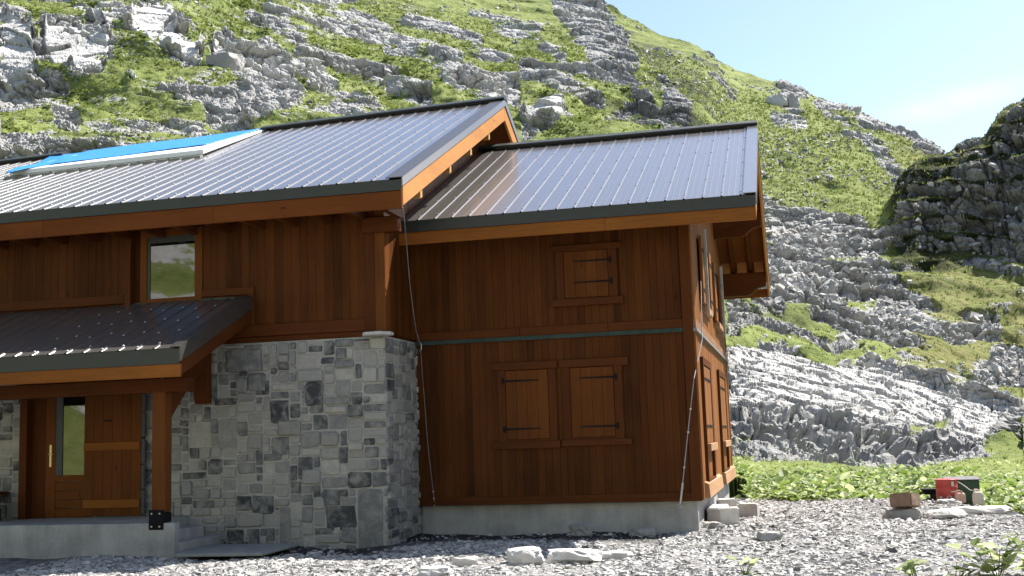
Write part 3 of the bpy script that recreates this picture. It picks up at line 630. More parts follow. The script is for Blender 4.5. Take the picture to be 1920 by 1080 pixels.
CV, CFc, CT = chips(np.stack([x, y, yard_z(x, y) + S * .12], 1), S, .34, rng)
g = stuff(bulk('gravel', CV, CFc, M['chip'], CT)); g['label'] = 'loose flat slate chips covering the yard'

# rubble and tussocks scattered on the slopes
def slope_pick(k, rng, dlo, dhi, cond, ulo=-20, uhi=1940):
    i = np.nonzero((D_ > dlo) & (D_ < dhi) & (PU > ulo) & (PU < uhi) & cond)[0]
    wgt = (D_[i] ** 1.2); wgt /= wgt.sum(); return rng.choice(i, min(k, len(i)), replace=False, p=wgt)
i = np.concatenate([slope_pick(6500, rng, 44, 330, (rock > .30) & (rock < .75) & (slab < .2)), slope_pick(1800, rng, 68, 128, (rock > .6) & (slab < .2) & (Nf[:, 2] > .75), 1350, 1940), slope_pick(2200, rng, 130, 330, (rock <= .32) & (fbm(V / 18., 3, 177) > .05), 1180, 1800)])
S = np.exp(rng.normal(math.log(.0008), .5, len(i))) * D_[i]; S = np.minimum(S, .0019 * D_[i]) * np.where((PU[i] > 1350) & (D_[i] < 128) & (rock[i] > .6), 2.2, 1.)
RV, RF, RT = chips(V[i] + np.array([0, 0, .05]), S, .62, rng, .6)
r_ = stuff(bulk('rubble', RV, RF, M['rockl'], np.clip(RT * .8 + .05, 0, 1))); r_['label'] = 'grey limestone rubble strewn over the turf slopes'
n = NT('turf_blades'); t = n.attr('tint'); c = n.ramp(t, [(0, (.025, .045, .010)), (.35, (.11, .145, .032)), (.7, (.20, .235, .06)), (1, (.30, .30, .11))])
M['turf'] = leafy(n, c, .8, .5)
def tufts(P, S, rng, per=5):
    k = len(P); Pn = np.repeat(P, per, 0); Sn = np.repeat(S, per); kk = len(Pn)
    a = rng.uniform(0, 6.283, kk); off = rng.normal(0, .45, (kk, 2)) * Sn[:, None]; c0 = Pn.copy(); c0[:, :2] += off
    d = np.stack([np.cos(a), np.sin(a), 0 * a], 1); lean = np.stack([np.cos(a + 1.57), np.sin(a + 1.57), 0 * a], 1) * rng.uniform(-.5, .5, kk)[:, None]
    wd = (Sn * rng.uniform(.16, .34, kk))[:, None]; hh = (Sn * rng.uniform(.5, 1.1, kk))[:, None]
    VV = np.stack([c0 - d * wd, c0 + d * wd, c0 + d * wd * .3 + lean * hh + np.array([0, 0, 1.]) * hh], 1).reshape(-1, 3)
    return VV, np.arange(kk * 3).reshape(-1, 3), np.clip(np.repeat(rng.normal(.5, .22, k), per) + rng.normal(0, .1, kk), 0, 1)
i = slope_pick(30000, rng, 40, 260, (rock < .5)); S = np.clip(.20 * D_[i] / 100, .10, .40) * rng.uniform(.6, 1.4, len(i))
TV, TF, TT = tufts(V[i] - np.array([0, 0, .03]), S, rng)
g = stuff(bulk('grass', TV, TF, M['turf'], TT)); g['label'] = 'short alpine grass tufts on the slopes'
# broad-leaved dock plants beyond the yard
n = NT('dock_leaf'); t = n.attr('tint'); c = n.ramp(t, [(0, (.05, .085, .018)), (.35, (.13, .19, .038)), (.7, (.25, .32, .085)), (1, (.50, .54, .30))])
M['leaf'] = leafy(n, c, .5, .45)
try: n.b.inputs['Transmission Weight'].default_value = 0
except Exception: pass
def leaves(P, S, rng, tilt=(.15, .9)):
    k = len(P); a = rng.uniform(0, 6.283, k); t_ = rng.uniform(tilt[0], tilt[1], k)
    d = np.stack([np.cos(a) * np.cos(t_), np.sin(a) * np.cos(t_), np.sin(t_)], 1); sd_ = np.stack([-np.sin(a), np.cos(a), 0 * a], 1); up = np.cross(sd_, d) * -1
    L = S[:, None]; W = L * rng.uniform(.3, .46, (k, 1)); bow = -up * L * rng.uniform(-.25, -.02, (k, 1))
    r0 = P; q = [r0, r0 + d * L * .3 + sd_ * W * .85 + up * L * .06, r0 + d * L * .68 + sd_ * W * .8 - bow * .6 + up * L * .05, r0 + d * L - bow * 1.6 * 0 - up * L * .12, r0 + d * L * .68 - sd_ * W * .8 + up * L * .05, r0 + d * L * .3 - sd_ * W * .85 + up * L * .06, r0 + d * L * .5 - up * L * .03]
    VV = np.stack(q, 1).reshape(-1, 3); b = (np.arange(k) * 7)[:, None, None]
    FF = (np.array([[0, 1, 6], [1, 2, 6], [2, 3, 6], [3, 4, 6], [4, 5, 6], [5, 0, 6]])[None] + b).reshape(-1, 3)
    return VV, FF, np.repeat(np.clip(rng.normal(.55, .30, k), 0, 1), 6)
u = rng.uniform(1340, 2000, 42000); Dl = np.exp(rng.uniform(math.log(19), math.log(45), 42000)); e = np.interp(u, *EDGE)
ok = (Dl > e + .2 + .6 * rng.uniform(-1, 1, len(u))) & (rng.uniform(0, 1, len(u)) < np.where(Dl > 38, .05, np.where(Dl > 34, .3, 1))); u, Dl = u[ok], Dl[ok]
gz = base_z(u, Dl)
P = np.stack([gz(V[:, 0].reshape(NR, NC)), gz(V[:, 1].reshape(NR, NC)), gz(V[:, 2].reshape(NR, NC))], 1) + np.stack([rng.uniform(-.12, .12, len(u)), rng.uniform(-.12, .12, len(u)), 0 * u], 1); P[:, 2] += rng.uniform(-.03, .12, len(P))
LV, LF, LT = leaves(P, np.exp(rng.normal(math.log(.12), .4, len(P))), rng)
g = stuff(bulk('undergrowth', LV, LF, M['leaf'], LT)); g['label'] = 'leafy green dock plants filling the hollow beyond the yard'
# dwarf shrubs (darker, rounded cushions of small leaves)
i = slope_pick(1900, rng, 75, 210, (rock < .60) & (m > .30) & (fbm(V / 6., 2, 171) > .05), -20, 1300)
per = 16; cs = np.clip(.45 * D_[i] / 100, .3, .75) * rng.uniform(.5, 1.5, len(i)); k = len(i) * per
dirs = rng.normal(0, 1, (k, 3)); dirs /= np.linalg.norm(dirs, axis=1, keepdims=True); dirs[:, 2] = np.abs(dirs[:, 2])
P = np.repeat(V[i], per, 0) + dirs * np.repeat(cs, per)[:, None] * np.array([1.1, 1.1, .55]) * rng.uniform(.4, 1., (k, 1))
LV, LF, LT = leaves(P, np.repeat(cs, per) * rng.uniform(.35, .6, k), rng, (-.6, .8))
g = stuff(bulk('shrubbery', LV, LF, M['turf'], np.clip(np.repeat(np.repeat(rng.normal(.32, .14, len(i)), per), 6) + .25 * (LT - .5), 0, 1))); g['label'] = 'dark green dwarf shrubs between the ledges'

# ------------------------------------------------------------------ the chalet
SL = .4557; YR = 4.866                                  # roof pitch and ridge line
def zR(y): return 5.405 + SL * (min(y, 2 * YR - y) + .865)     # right wing, top of sheet
def zL(y): return 5.79 + SL * (min(y, 2 * YR - y) + 2.43)      # left wing
XV, XVL = 1.167, -4.30; XS = -4.91
rnd = random.Random(21)
ch = thing('chalet', 'brown timber and grey stone mountain chalet with ribbed grey metal roofs', 'house', (-5, 0, 0))
def part(mb, name, mat, parent=None, bevel=0., smooth=False): return mb.build(name, mat, parent or ch, bevel, smooth)

# --- concrete plinth, terrace and steps
b = MB(); b.box(XS + .01, -.09, .09, 9.66, -.6, .49, .5); part(b, 'plinth', 'conc', bevel=.012)
b = MB(); b.prism([(-22, -3.37), (-7.75, -3.37), (-7.75, -3.2), (-8.47, -3.2), (-8.47, -1.66), (-22, -1.66)], 'z', -.6, .5); part(b, 'terrace', 'conc', bevel=.012)
for x1, z1 in ((-8.16, .335), (-7.86, .17)):
    b = MB(); b.box(-8.47, x1, -3.197, -1.66, -.5, z1, .5); part(b, 'step', 'conc', bevel=.012)

# --- coursed rubble stone wall
def rubble(mb, u0, u1, z0, z1, place, rng_, fixed=(), cellw=.068):
    nu, nz = int((u1 - u0) / cellw), int((z1 - z0) / cellw); cu, cz = (u1 - u0) / nu, (z1 - z0) / nz
    occ = np.zeros((nz, nu), bool); rects = []
    for (a, c, d, e, t) in fixed:
        i0, i1 = int(round((a - u0) / cu)), int(round((c - u0) / cu)); j0, j1 = int(round((d - z0) / cz)), int(round((e - z0) / cz))
        i0, j0 = max(0, i0), max(0, j0); i1, j1 = min(nu, i1), min(nz, j1)
        if i1 <= i0 or j1 <= j0 or occ[j0:j1, i0:i1].any(): continue
        occ[j0:j1, i0:i1] = True; rects.append((i0, i1, j0, j1, t))
    for j in range(nz):
        for i in range(nu):
            if occ[j, i]: continue
            wv = rng_.choice([2, 3, 3, 4, 4, 5, 5, 6, 7]); hv = rng_.choice([2, 2, 2, 3, 3, 4, 4])
            if hv > wv: hv = wv
            w_ = 0
            while w_ < wv + 1 and i + w_ < nu and not occ[j, i + w_]: w_ += 1
            if w_ > wv and not (i + w_ < nu and not occ[j, i + w_]): pass          # swallow a one-cell sliver
            else: w_ = min(w_, wv)
            if w_ <= 1: hv = rng_.choice([1, 2])
            h_ = min(hv, nz - j); occ[j:j + h_, i:i + w_] = True
            t = rng_.choice([.06, .15, .28, .4, .5, .56, .62, .66, .7, .72, .75, .8, .84, .9]) + rng_.uniform(-.05, .05)
            rects.append((i, i + w_, j, j + h_, t))
    for (i0, i1, j0, j1, t) in rects:
        a, c, d, e = u0 + i0 * cu, u0 + i1 * cu, z0 + j0 * cz, z0 + j1 * cz; g = rng_.uniform(.008, .020)
        w_, h_ = c - a, e - d; jit = min(w_, h_) * .16
        cut = min(w_, h_) * .20
        raw = [(a + g + cut * rng_.random(), d + g), (c - g - cut * rng_.random(), d + g), (c - g, d + g + cut * rng_.random()), (c - g, e - g - cut * rng_.random()),
               (c - g - cut * rng_.random(), e - g), (a + g + cut * rng_.random(), e - g), (a + g, e - g - cut * rng_.random()), (a + g, d + g + cut * rng_.random())]
        raw = [(p + rng_.uniform(-.5, .5) * jit * .5, q + rng_.uniform(-.5, .5) * jit * .5) for p, q in raw]
        cx, cz_ = (a + c) / 2, (d + e) / 2; pr = rng_.uniform(.002, .05); k = len(raw)
        ins = [(cx + (p - cx) * .86, cz_ + (q - cz_) * .86) for p, q in raw]
        vs_ = [place(p, q, -.03) for p, q in raw] + [place(p, q, pr * .6) for p, q in raw] + [place(p, q, pr + rng_.uniform(-.004, .008)) for p, q in ins]
        fs_ = [(i, (i + 1) % k, k + (i + 1) % k, k + i) for i in range(k)] + [(k + i, k + (i + 1) % k, 2 * k + (i + 1) % k, 2 * k + i) for i in range(k)] + [tuple(range(2 * k, 3 * k))]
        mb.add(vs_, fs_, max(0, min(1, t)))
sr = random.Random(5); YS = -1.64
mort = MB(); mort.box(-22, XS - .012, YS + .012, 9.6, -.6, 3.36); wall = part(mort, 'stone_wall', 'mortar')
fx = [(-6.98, -6.62, 1.98, 2.38, .05), (-6.36, -6.03, 2.28, 2.66, .06), (-6.02, -5.48, .22, .64, .07), (-7.33, -6.92, .48, .85, .08), (-5.48, -5.0, -.1, .86, .42),
      (-6.85, -6.62, .02, .62, .5), (-7.75, -7.1, 2.85, 3.25, .35), (-7.4, -7.0, 2.5, 2.85, .3), (-6.85, -6.45, .56, .84, .2), (-6.1, -5.75, .62, .9, .25), (-5.7, -5.4, .62, .9, .3),
      (-7.75, -7.45, -.05, .3, .06), (-7.4, -7.15, -.05, .28, .2), (-6.95, -6.65, 1.4, 1.8, .3), (-7.9, -7.6, 1.6, 2.1, .55), (-6.5, -6.2, 1.05, 1.45, .2), (-8.3, -7.9, 2.4, 2.85, .2), (-6.05, -5.8, 2.9, 3.1, .1)]
st = MB(); rubble(st, -8.6, XS, -.2, 3.34, lambda p, q, h: (p, YS - h + .012, q), sr, fx)
rubble(st, -13.2, -11.55, .49, 2.95, lambda p, q, h: (p, YS - h + .012, q), sr)
rubble(st, -9.3, -8.6, .49, 3.1, lambda p, q, h: (p, YS - h + .012, q), sr)
rubble(st, YS, .06, -.2, 3.34, lambda p, q, h: (XS + h - .012, p, q), sr)
part(st, 'facing_stone', 'stone', wall); wall.children[-1]['kind'] = 'stuff'
b = MB(); k = 18; ring = [(-5.03 + .25 * math.cos(6.283 * i / k) * (1 + .1 * math.sin(i * 2.3)), -1.66 + .26 * math.sin(6.283 * i / k) * (1 + .08 * math.cos(i * 1.7))) for i in range(k)]
b.prism(ring, 'z', 3.362, 3.415, .85); part(b, 'capstone', 'rockl', wall, .01)

# --- boarded walls
def clad(mb, u0, u1, zlo, zhi, place, wd=.128, tb=None):
    u = u0
    while u < u1 - .01:
        v = min(u1, u + wd * rnd.uniform(.93, 1.07)); t = min(1, max(0, rnd.gauss(.5, .2))); d = rnd.uniform(0, .005)
        a, c = u + .0008, v - .0008
        zt0, zt1 = zhi(a), zhi(c); zl = zlo
        p = [place(a, 0, zl), place(c, 0, zl), place(c, .02, zl), place(a, .02, zl), place(a, 0, zt0), place(c, 0, zt1), place(c, .02, zt1), place(a, .02, zt0)]
        # bevelled face
        e = .0035
        q = [place(a, -.012 - d + .004, zl), place(a + e, -.012 - d, zl), place(c - e, -.012 - d, zl), place(c, -.012 - d + .004, zl), place(a, -.012 - d + .004, zt0), place(a + e, -.012 - d, zt0), place(c - e, -.012 - d, zt1), place(c, -.012 - d + .004, zt1)]
        mb.add(q + p[2:4] + p[6:8], [(0, 1, 5, 4), (1, 2, 6, 5), (2, 3, 7, 6), (3, 8, 10, 7), (9, 0, 4, 11)], t); u = v
core = MB(); core.box(XS + .02, -.03, .02, 9.7, .49, 5.1, .1)
core.prism([(.02, 5.1), (9.7, 5.1), (9.7, zR(0.02) - .3), (YR, zR(YR) - .3), (.02, zR(.02) - .3)], 'x', XS + .02, -.03, .1)
wr = part(core, 'timber_wall', 'clad')
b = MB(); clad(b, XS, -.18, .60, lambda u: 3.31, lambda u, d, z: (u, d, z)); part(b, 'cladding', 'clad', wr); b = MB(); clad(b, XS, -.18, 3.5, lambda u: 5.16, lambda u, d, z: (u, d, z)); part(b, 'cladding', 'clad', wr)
b = MB(); b.box(XS, -.18, -.05, .0, .49, .63, .55); b.box(XS, -.18, -.065, -.05, .49, .55, .45); part(b, 'base_board', 'trim_x', wr, .006)
b = MB(); 
for a, c_, t_ in ((XS, -3.0, .45), (-2.996, -1.45, .62), (-1.446, -.18, .5)): b = MB(); b.box(a, c_, -.045, 0, 3.375, 3.525, t_); part(b, 'string_course', 'trim_x', wr, .006)
b = MB(); b.prism([(-.075, 3.30), (-.03, 3.30), (-.03, 3.372), (-.05, 3.372)], 'x', XS, -.18); part(b, 'drip_flashing', flat('green_flashing', (.045, .062, .050), .7, 0, .12), wr)
b = MB(); b.box(-.18, .0, -.04, .02, .485, 5.2, .55); part(b, 'corner_board', 'trim_z', wr, .006)

# gable wall on the right
side = MB(); side.box(-.06, -.02, .02, 9.68, .5, .56, .3); ws = part(side, 'timber_wall', 'clad')
M['clad_lit'] = wood('lit_gable_cladding', 'z', (.13, .050, .015), (.26, .108, .034))  # lit copy of the front cladding: sunlight put into the gable's colour
b = MB(); clad(b, .02, 9.7, .52, lambda u: 3.31, lambda u, d, z: (-d, u, z), .14); part(b, 'cladding', 'clad_lit', ws); b = MB(); clad(b, .02, 9.7, 3.5, lambda u: zR(u) - .32, lambda u, d, z: (-d, u, z), .14); part(b, 'cladding', 'clad_lit', ws)
b = MB(); 
M['gpost'] = wood('lit_gable_post', 'z', (.12, .045, .014), (.24, .098, .03))  # corner trim lightened the same way, sunlight in its colour
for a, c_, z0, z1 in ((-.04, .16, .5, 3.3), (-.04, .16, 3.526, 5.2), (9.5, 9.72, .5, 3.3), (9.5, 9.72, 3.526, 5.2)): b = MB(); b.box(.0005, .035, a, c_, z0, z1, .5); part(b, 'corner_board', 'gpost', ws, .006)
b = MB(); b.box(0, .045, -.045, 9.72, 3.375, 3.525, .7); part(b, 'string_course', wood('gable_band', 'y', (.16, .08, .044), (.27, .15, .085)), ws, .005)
b = MB(); b.prism([(0, 3.30), (.075, 3.30), (.05, 3.37), (0, 3.37)], 'y', -.045, 9.72); part(b, 'drip_flashing', flat('grey_flashing', (.16, .165, .16), .45, .3), ws)
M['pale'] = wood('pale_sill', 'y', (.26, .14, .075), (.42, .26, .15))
for y0, y1 in ((.45, 4.25), (5.45, 9.7)):
    b = MB(); b.hexa([(.0, y0, .50), (.11, y0, .50), (.11, y1, .50), (0, y1, .50), (0, y0, .78), (.09, y0, .74), (.09, y1, .74), (0, y1, .78)], .6); part(b, 'base_board', 'pale', ws, .006)

def strap(mb, x0, x1, z, y, pin_right, s=1):
    """tapered strap hinge with its pin plate"""
    h = .017
    if pin_right: mb.hexa([(x0, y - .012, z - h * .5), (x1, y - .012, z - h), (x1, y, z - h), (x0, y, z - h * .5), (x0, y - .012, z + h * .5), (x1, y - .012, z + h), (x1, y, z + h), (x0, y, z + h * .5)])
    else: mb.hexa([(x0, y - .012, z - h), (x1, y - .012, z - h * .5), (x1, y, z - h * .5), (x0, y, z - h), (x0, y - .012, z + h), (x1, y - .012, z + h * .5), (x1, y, z + h * .5), (x0, y, z + h)])
    px = x1 if pin_right else x0; mb.box(px - .012, px + .022, y - .02, y + .002, z - .055, z + .055); mb.cyl(px, y - .02, z - .045, z + .045, .013, 8)
def ring(y0, y1, z0, z1, w_, x0, x1, t_):
    m = MB(); m.v = [(x_, y_, z_) for x_ in (x0, x1) for y_, z_ in ((y0 - w_, z0 - .004), (y1 + w_, z0 - .004), (y1 + w_, z1 + w_), (y0 - w_, z1 + w_), (y0, z0 + .03), (y1, z0 + .03), (y1, z1), (y0, z1))]
    m.f = [(0, 1, 5, 4), (1, 2, 6, 5), (2, 3, 7, 6), (3, 0, 4, 7), (8, 12, 13, 9), (9, 13, 14, 10), (10, 14, 15, 11), (11, 15, 12, 8)] + [(q, q + 8, (q + 1) % 4 + 8, (q + 1) % 4) for q in range(4)] + [(4 + q, 4 + (q + 1) % 4, 12 + (q + 1) % 4, 12 + q) for q in range(4)]; m.t = [t_] * len(m.f); return m
def shuttered(x, hd, sl, st_, hz_, pin_right, name='window'):
    """closed shutter in its frame. x shutter x-range, hd header (x0,x1,z0,z1), sl sill, st_ stiles [(x0,x1)]"""
    (sx0, sx1, sz0, sz1) = x
    fr = MB(); (o0, i0), (i1, o1) = st_; zb, zt = sl[3] + .002, hd[2] - .002; ys = (-.058, -.002)
    fr.v = [(x_, y_, z_) for y_ in ys for x_, z_ in ((o0, zb), (o1, zb), (o1, zt), (o0, zt), (i0, sz0), (i1, sz0), (i1, sz1), (i0, sz1))]
    fr.f = [(0, 1, 5, 4), (1, 2, 6, 5), (2, 3, 7, 6), (3, 0, 4, 7), (8, 12, 13, 9), (9, 13, 14, 10), (10, 14, 15, 11), (11, 15, 12, 8)] + [(q, q + 8, (q + 1) % 4 + 8, (q + 1) % 4) for q in range(4)] + [(4 + q, 4 + (q + 1) % 4, 12 + (q + 1) % 4, 12 + q) for q in range(4)]; fr.t = [rnd.uniform(.35, .6)] * len(fr.f)
    fr = part(fr, name, 'trim_z', None, .004)
    f2 = MB(); f2.box(hd[0], hd[1], -.072, 0, hd[2], hd[3], .42); part(f2, 'header', 'trim_x', fr, .006)
    f3 = MB(); f3.hexa([(sl[0], -.09, sl[2]), (sl[1], -.09, sl[2]), (sl[1], 0, sl[2]), (sl[0], 0, sl[2]), (sl[0], -.08, sl[3]), (sl[1], -.08, sl[3]), (sl[1], 0, sl[3] - .001), (sl[0], 0, sl[3] - .001)], .45); part(f3, 'sill', 'trim_x', fr, .005)
    sh = MB(); k = 4; wd = (sx1 - sx0 - .016) / k
    for i in range(k): sh.box(sx0 + .008 + i * wd, sx0 + .005 + (i + 1) * wd, -.05 - rnd.uniform(0, .002), -.016, sz0 + .008, sz1 - .008, rnd.uniform(.35, .65))
    part(sh, 'shutter', 'shut', fr, .003)
    # hinges are a piece of the window, one mesh per strap
    for (hx0, hx1, z) in hz_:
        hb = MB(); strap(hb, hx0, hx1, z, -.053, pin_right); part(hb, 'hinge', 'iron', fr)
    return fr
shuttered((-2.18, -1.395, 3.98, 4.805), (-2.41, -1.16, 4.805, 4.915), (-2.415, -1.155, 3.845, 3.975), [(-2.31, -2.18), (-1.395, -1.245)], [(-2.01, -1.36, 4.62), (-2.01, -1.355, 4.25)], True)
shuttered((-3.29, -2.52, 1.585, 2.785), (-3.53, -2.36, 2.79, 2.925), (-3.565, -2.345, 1.43, 1.555), [(-3.42, -3.29), (-2.52, -2.39)], [(-3.33, -2.68, 2.60), (-3.33, -2.68, 1.77)], False)
shuttered((-2.15, -1.385, 1.585, 2.785), (-2.325, -1.13, 2.79, 2.925), (-2.32, -1.12, 1.45, 1.555), [(-2.28, -2.15), (-1.385, -1.245)], [(-1.98, -1.35, 2.60), (-1.98, -1.35, 1.77)], True)
# gable openings: two tall shuttered doors, two upper windows with open glazed leaves
M['gshut'] = wood('lit_gable_shutter', 'z', (.14, .054, .017), (.25, .11, .036))  # shutter wood in a lit copy, brighter than on the front
for (y0, y1, z0, z1) in ((1.0, 2.7, .76, 2.80), (5.6, 7.6, .76, 2.80)):
    fr = part(ring(y0, y1, z0, z1, .13, .001, .07, .45), 'window', 'trim_z', None, .004)
    for a, c in ((y0, (y0 + y1) / 2 - .01), ((y0 + y1) / 2 + .01, y1)):
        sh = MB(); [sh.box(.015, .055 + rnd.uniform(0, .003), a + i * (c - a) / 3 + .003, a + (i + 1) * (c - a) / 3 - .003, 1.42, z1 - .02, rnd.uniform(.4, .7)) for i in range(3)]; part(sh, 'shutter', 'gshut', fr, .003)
        for z in (1.72, 2.56):
            hb = MB(); hb.box(.060, .072, a + .03, c - .12, z - .018, z + .018); part(hb, 'hinge', 'iron', fr)
    sb = MB(); sb.box(0, .13, y0 - .05, y1 + .05, 1.28, 1.41, .6); part(sb, 'sill', 'pale', fr, .005)
for (y0, y1) in ((2.3, 3.5), (5.9, 7.1)):
    fr = part(ring(y0, y1, 3.98, 5.13, .12, .001, .07, .5), 'window', 'trim_z', None, .004)
    sb = MB(); sb.box(0, .12, y0 - .05, y1 + .1, 3.86, 3.98, .5); part(sb, 'sill', 'pale', fr, .005)
    gl = MB(); gl.box(.02, .03, y0, y1, 3.98, 5.13); part(gl, 'pane', 'glass', fr)
    for yy, s_ in ((y0, -1), (y1, 1)):      # shutter leaf folded back on the wall, metal edge showing
        sh = MB(); a, c = sorted((yy + s_ * .13, yy + s_ * .72)); sh.box(.05, .10, a, c, 3.96, 5.2, .55); part(sh, 'shutter', 'gshut', fr, .004)
        for z in (4.2, 4.95): hb = MB(); hb.box(.101, .112, a + .06, c, z - .02, z + .02); part(hb, 'hinge', 'iron', fr)
M['wrail'] = flat('weathered_rail', (.34, .33, .31), .6)
for y in (2.12, 7.35):
    b = MB(); b.box(.10, .16, y - .04, y + .04, 3.75, 5.4); part(b, 'shutter_rail', 'wrail', None, .006)

# --- left wing upper wall
YW = -1.62
core = MB(); core.box(-22, XS - .02, YW + .02, 9.6, 3.37, 5.5, .1)
core.prism([(YW + .02, 5.5), (9.6, 5.5), (9.6, zL(YW) - .35), (YR, zL(YR) - .35), (YW + .02, zL(YW) - .35)], 'x', -22, XS - .02, .1)
wl = part(core, 'timber_wall', 'clad')
b = MB(); clad(b, -8.21, -5.24, 3.64, lambda u: 5.62, lambda u, d, z: (u, YW + d, z), .15); part(b, 'cladding', 'clad', wl); b = MB(); clad(b, -13.5, -9.66, 4.3, lambda u: 5.62, lambda u, d, z: (u, YW - .09 + d, z), .15); part(b, 'cladding', 'clad', wl); b = MB()
clad(b, YW, 4.8, 3.4, lambda u: zL(u) - .4, lambda u, d, z: (XS - d, u, z), .15); clad(b, 4.8, 9.7, 3.4, lambda u: zL(u) - .4, lambda u, d, z: (XS - d, u, z), .15); part(b, 'cladding', 'clad', wl)
b = MB(); b.box(-13.5, -9.66, YW - .075, YW, 4.0, 4.3, .1); part(b, 'panel_core', 'clad', wl)
b = MB(); b.box(-13.5, -9.664, YW - .125, YW - .07, 4.16, 4.315, .4); part(b, 'sliding_panel_rail', 'trim_x', wl, .006); b = MB(); b.box(-9.66, -9.54, YW - .125, YW, 4.06, 5.62, .6); part(b, 'sliding_panel_stile', 'trim_z', wl, .006)
b = MB(); b.box(-8.3, -5.24, YW - .05, YW, 3.46, 3.66, .5); b.box(-8.3, XS, YW - .03, YW, 3.365, 3.455, .2); part(b, 'base_board', 'trim_x', wl, .006)
b = MB(); b.box(-8.21, -7.24, YW - .06, YW, 4.19, 4.315, .6); part(b, 'roof_trim', 'trim_x', wl, .006)
b = MB(); b.box(-7.36, -7.24, YW - .06, YW, 3.665, 4.188, .55); part(b, 'roof_trim', 'trim_z', wl, .006)
b = MB(); b.box(-5.24, -5.06, YW - .05, YW + .02, 3.42, 5.62, .55); part(b, 'corner_post', 'trim_z', None, .006)
b = MB(); b.box(-5.058, XS + .03, YW - .056, YW + .17, 3.42, 5.5, .6); part(b, 'corner_board', 'honey_z', None, .006)  # sunlit side of the corner post, its light painted as paler wood
fr = MB(); fr.v = [(x_, y_, z_) for y_ in (YW - .04, YW + .02) for x_, z_ in ((-9.40, 4.155), (-8.212, 4.155), (-8.212, 5.44), (-9.40, 5.44), (-9.275, 4.22), (-8.355, 4.22), (-8.355, 5.31), (-9.275, 5.31))]
fr.f = [(0, 1, 5, 4), (1, 2, 6, 5), (2, 3, 7, 6), (3, 0, 4, 7), (8, 12, 13, 9), (9, 13, 14, 10), (10, 14, 15, 11), (11, 15, 12, 8)] + [(q, q + 8, (q + 1) % 4 + 8, (q + 1) % 4) for q in range(4)] + [(4 + q, 4 + (q + 1) % 4, 12 + (q + 1) % 4, 12 + q) for q in range(4)]; fr.t = [.5] * len(fr.f); fr = part(fr, 'window', 'door', None, .005)
gl = MB(); gl.box(-9.275, -8.355, YW - .004, YW + .004, 4.22, 5.31); part(gl, 'pane', 'glass', fr)
gl = MB(); gl.box(-9.275, -9.22, YW - .018, YW - .005, 4.22, 5.31); gl.box(-9.221, -8.355, YW - .018, YW - .005, 5.20, 5.31); part(gl, 'pane_strip', 'flash', fr)  # dark strips on the pane; the left one stands in for frame reflection

# --- ground floor door under the porch
dw = MB(); dw.box(-11.60, -11.45, -1.86, -1.60, .50, 2.86, .3); dw.box(-11.45, -11.18, -1.70, -1.6, .50, 2.86, .15); dw.box(-11.18, -9.0, -1.72, -1.62, 2.78, 2.86, .4); dwo = part(dw, 'door_frame', 'trim_z', None, .006)
d = MB(); d.box(-11.18, -10.99, -1.70, -1.645, .51, 2.78, .5); d.box(-10.99, -10.30, -1.70, -1.645, 2.635, 2.78, .5); d.box(-10.99, -10.30, -1.70, -1.645, 1.12, 1.23, .6)
for i in range(4): d.box(-10.99, -10.30, -1.69 + .004 * (i % 2), -1.645, .51 + i * .152, .51 + (i + 1) * .152 - .008, .45)
d = part(d, 'door', 'door', None, .005)
g = MB(); g.box(-10.99, -10.30, -1.675, -1.665, 1.23, 2.635); part(g, 'pane', 'glass', d)
g = MB(); g.box(-10.99, -10.86, -1.69, -1.676, 1.23, 2.635); part(g, 'curtain', flat('grey_curtain', (.07, .075, .075), .8), d)
g = MB(); g.box(-11.10, -11.06, -1.708, -1.70, 1.38, 1.76); g.tube([(-11.08, -1.71, 1.6), (-11.08, -1.75, 1.6), (-11.00, -1.755, 1.595)], .011, 8); part(g, 'handle', flat('brass', (.55, .45, .26), .35, .8), d)
s_ = MB(); k = 6; wd = 1.09 / k
for i in range(k): s_.box(-10.36 + i * wd + .002, -10.36 + (i + 1) * wd - .002, -1.80 - rnd.uniform(0, .002), -1.76, .53, 2.735, rnd.uniform(.35, .6))
s_ = part(s_, 'door_shutter', 'shut', None, .003)
for z0, z1 in ((1.635, 1.77), (.66, .80)):
    b = MB(); b.box(-10.35, -9.28, -1.835, -1.803, z0, z1, .35); part(b, 'shutter_rail', 'honey_x', s_, .006)
b = MB(); b.box(-9.99, -9.82, -1.812, -1.803, 2.125, 2.15); part(b, 'pull_slot', 'iron', s_)
b = MB(); [b.box(-9.265, -9.20, -1.80, -1.755, z, z + .4, t) for z, t in ((.55, .3), (.97, .8), (1.40, .2), (1.85, .7), (2.28, .4))]; part(b, 'shutter_edge', flat('dark_edge', (.045, .043, .05), .6), s_)

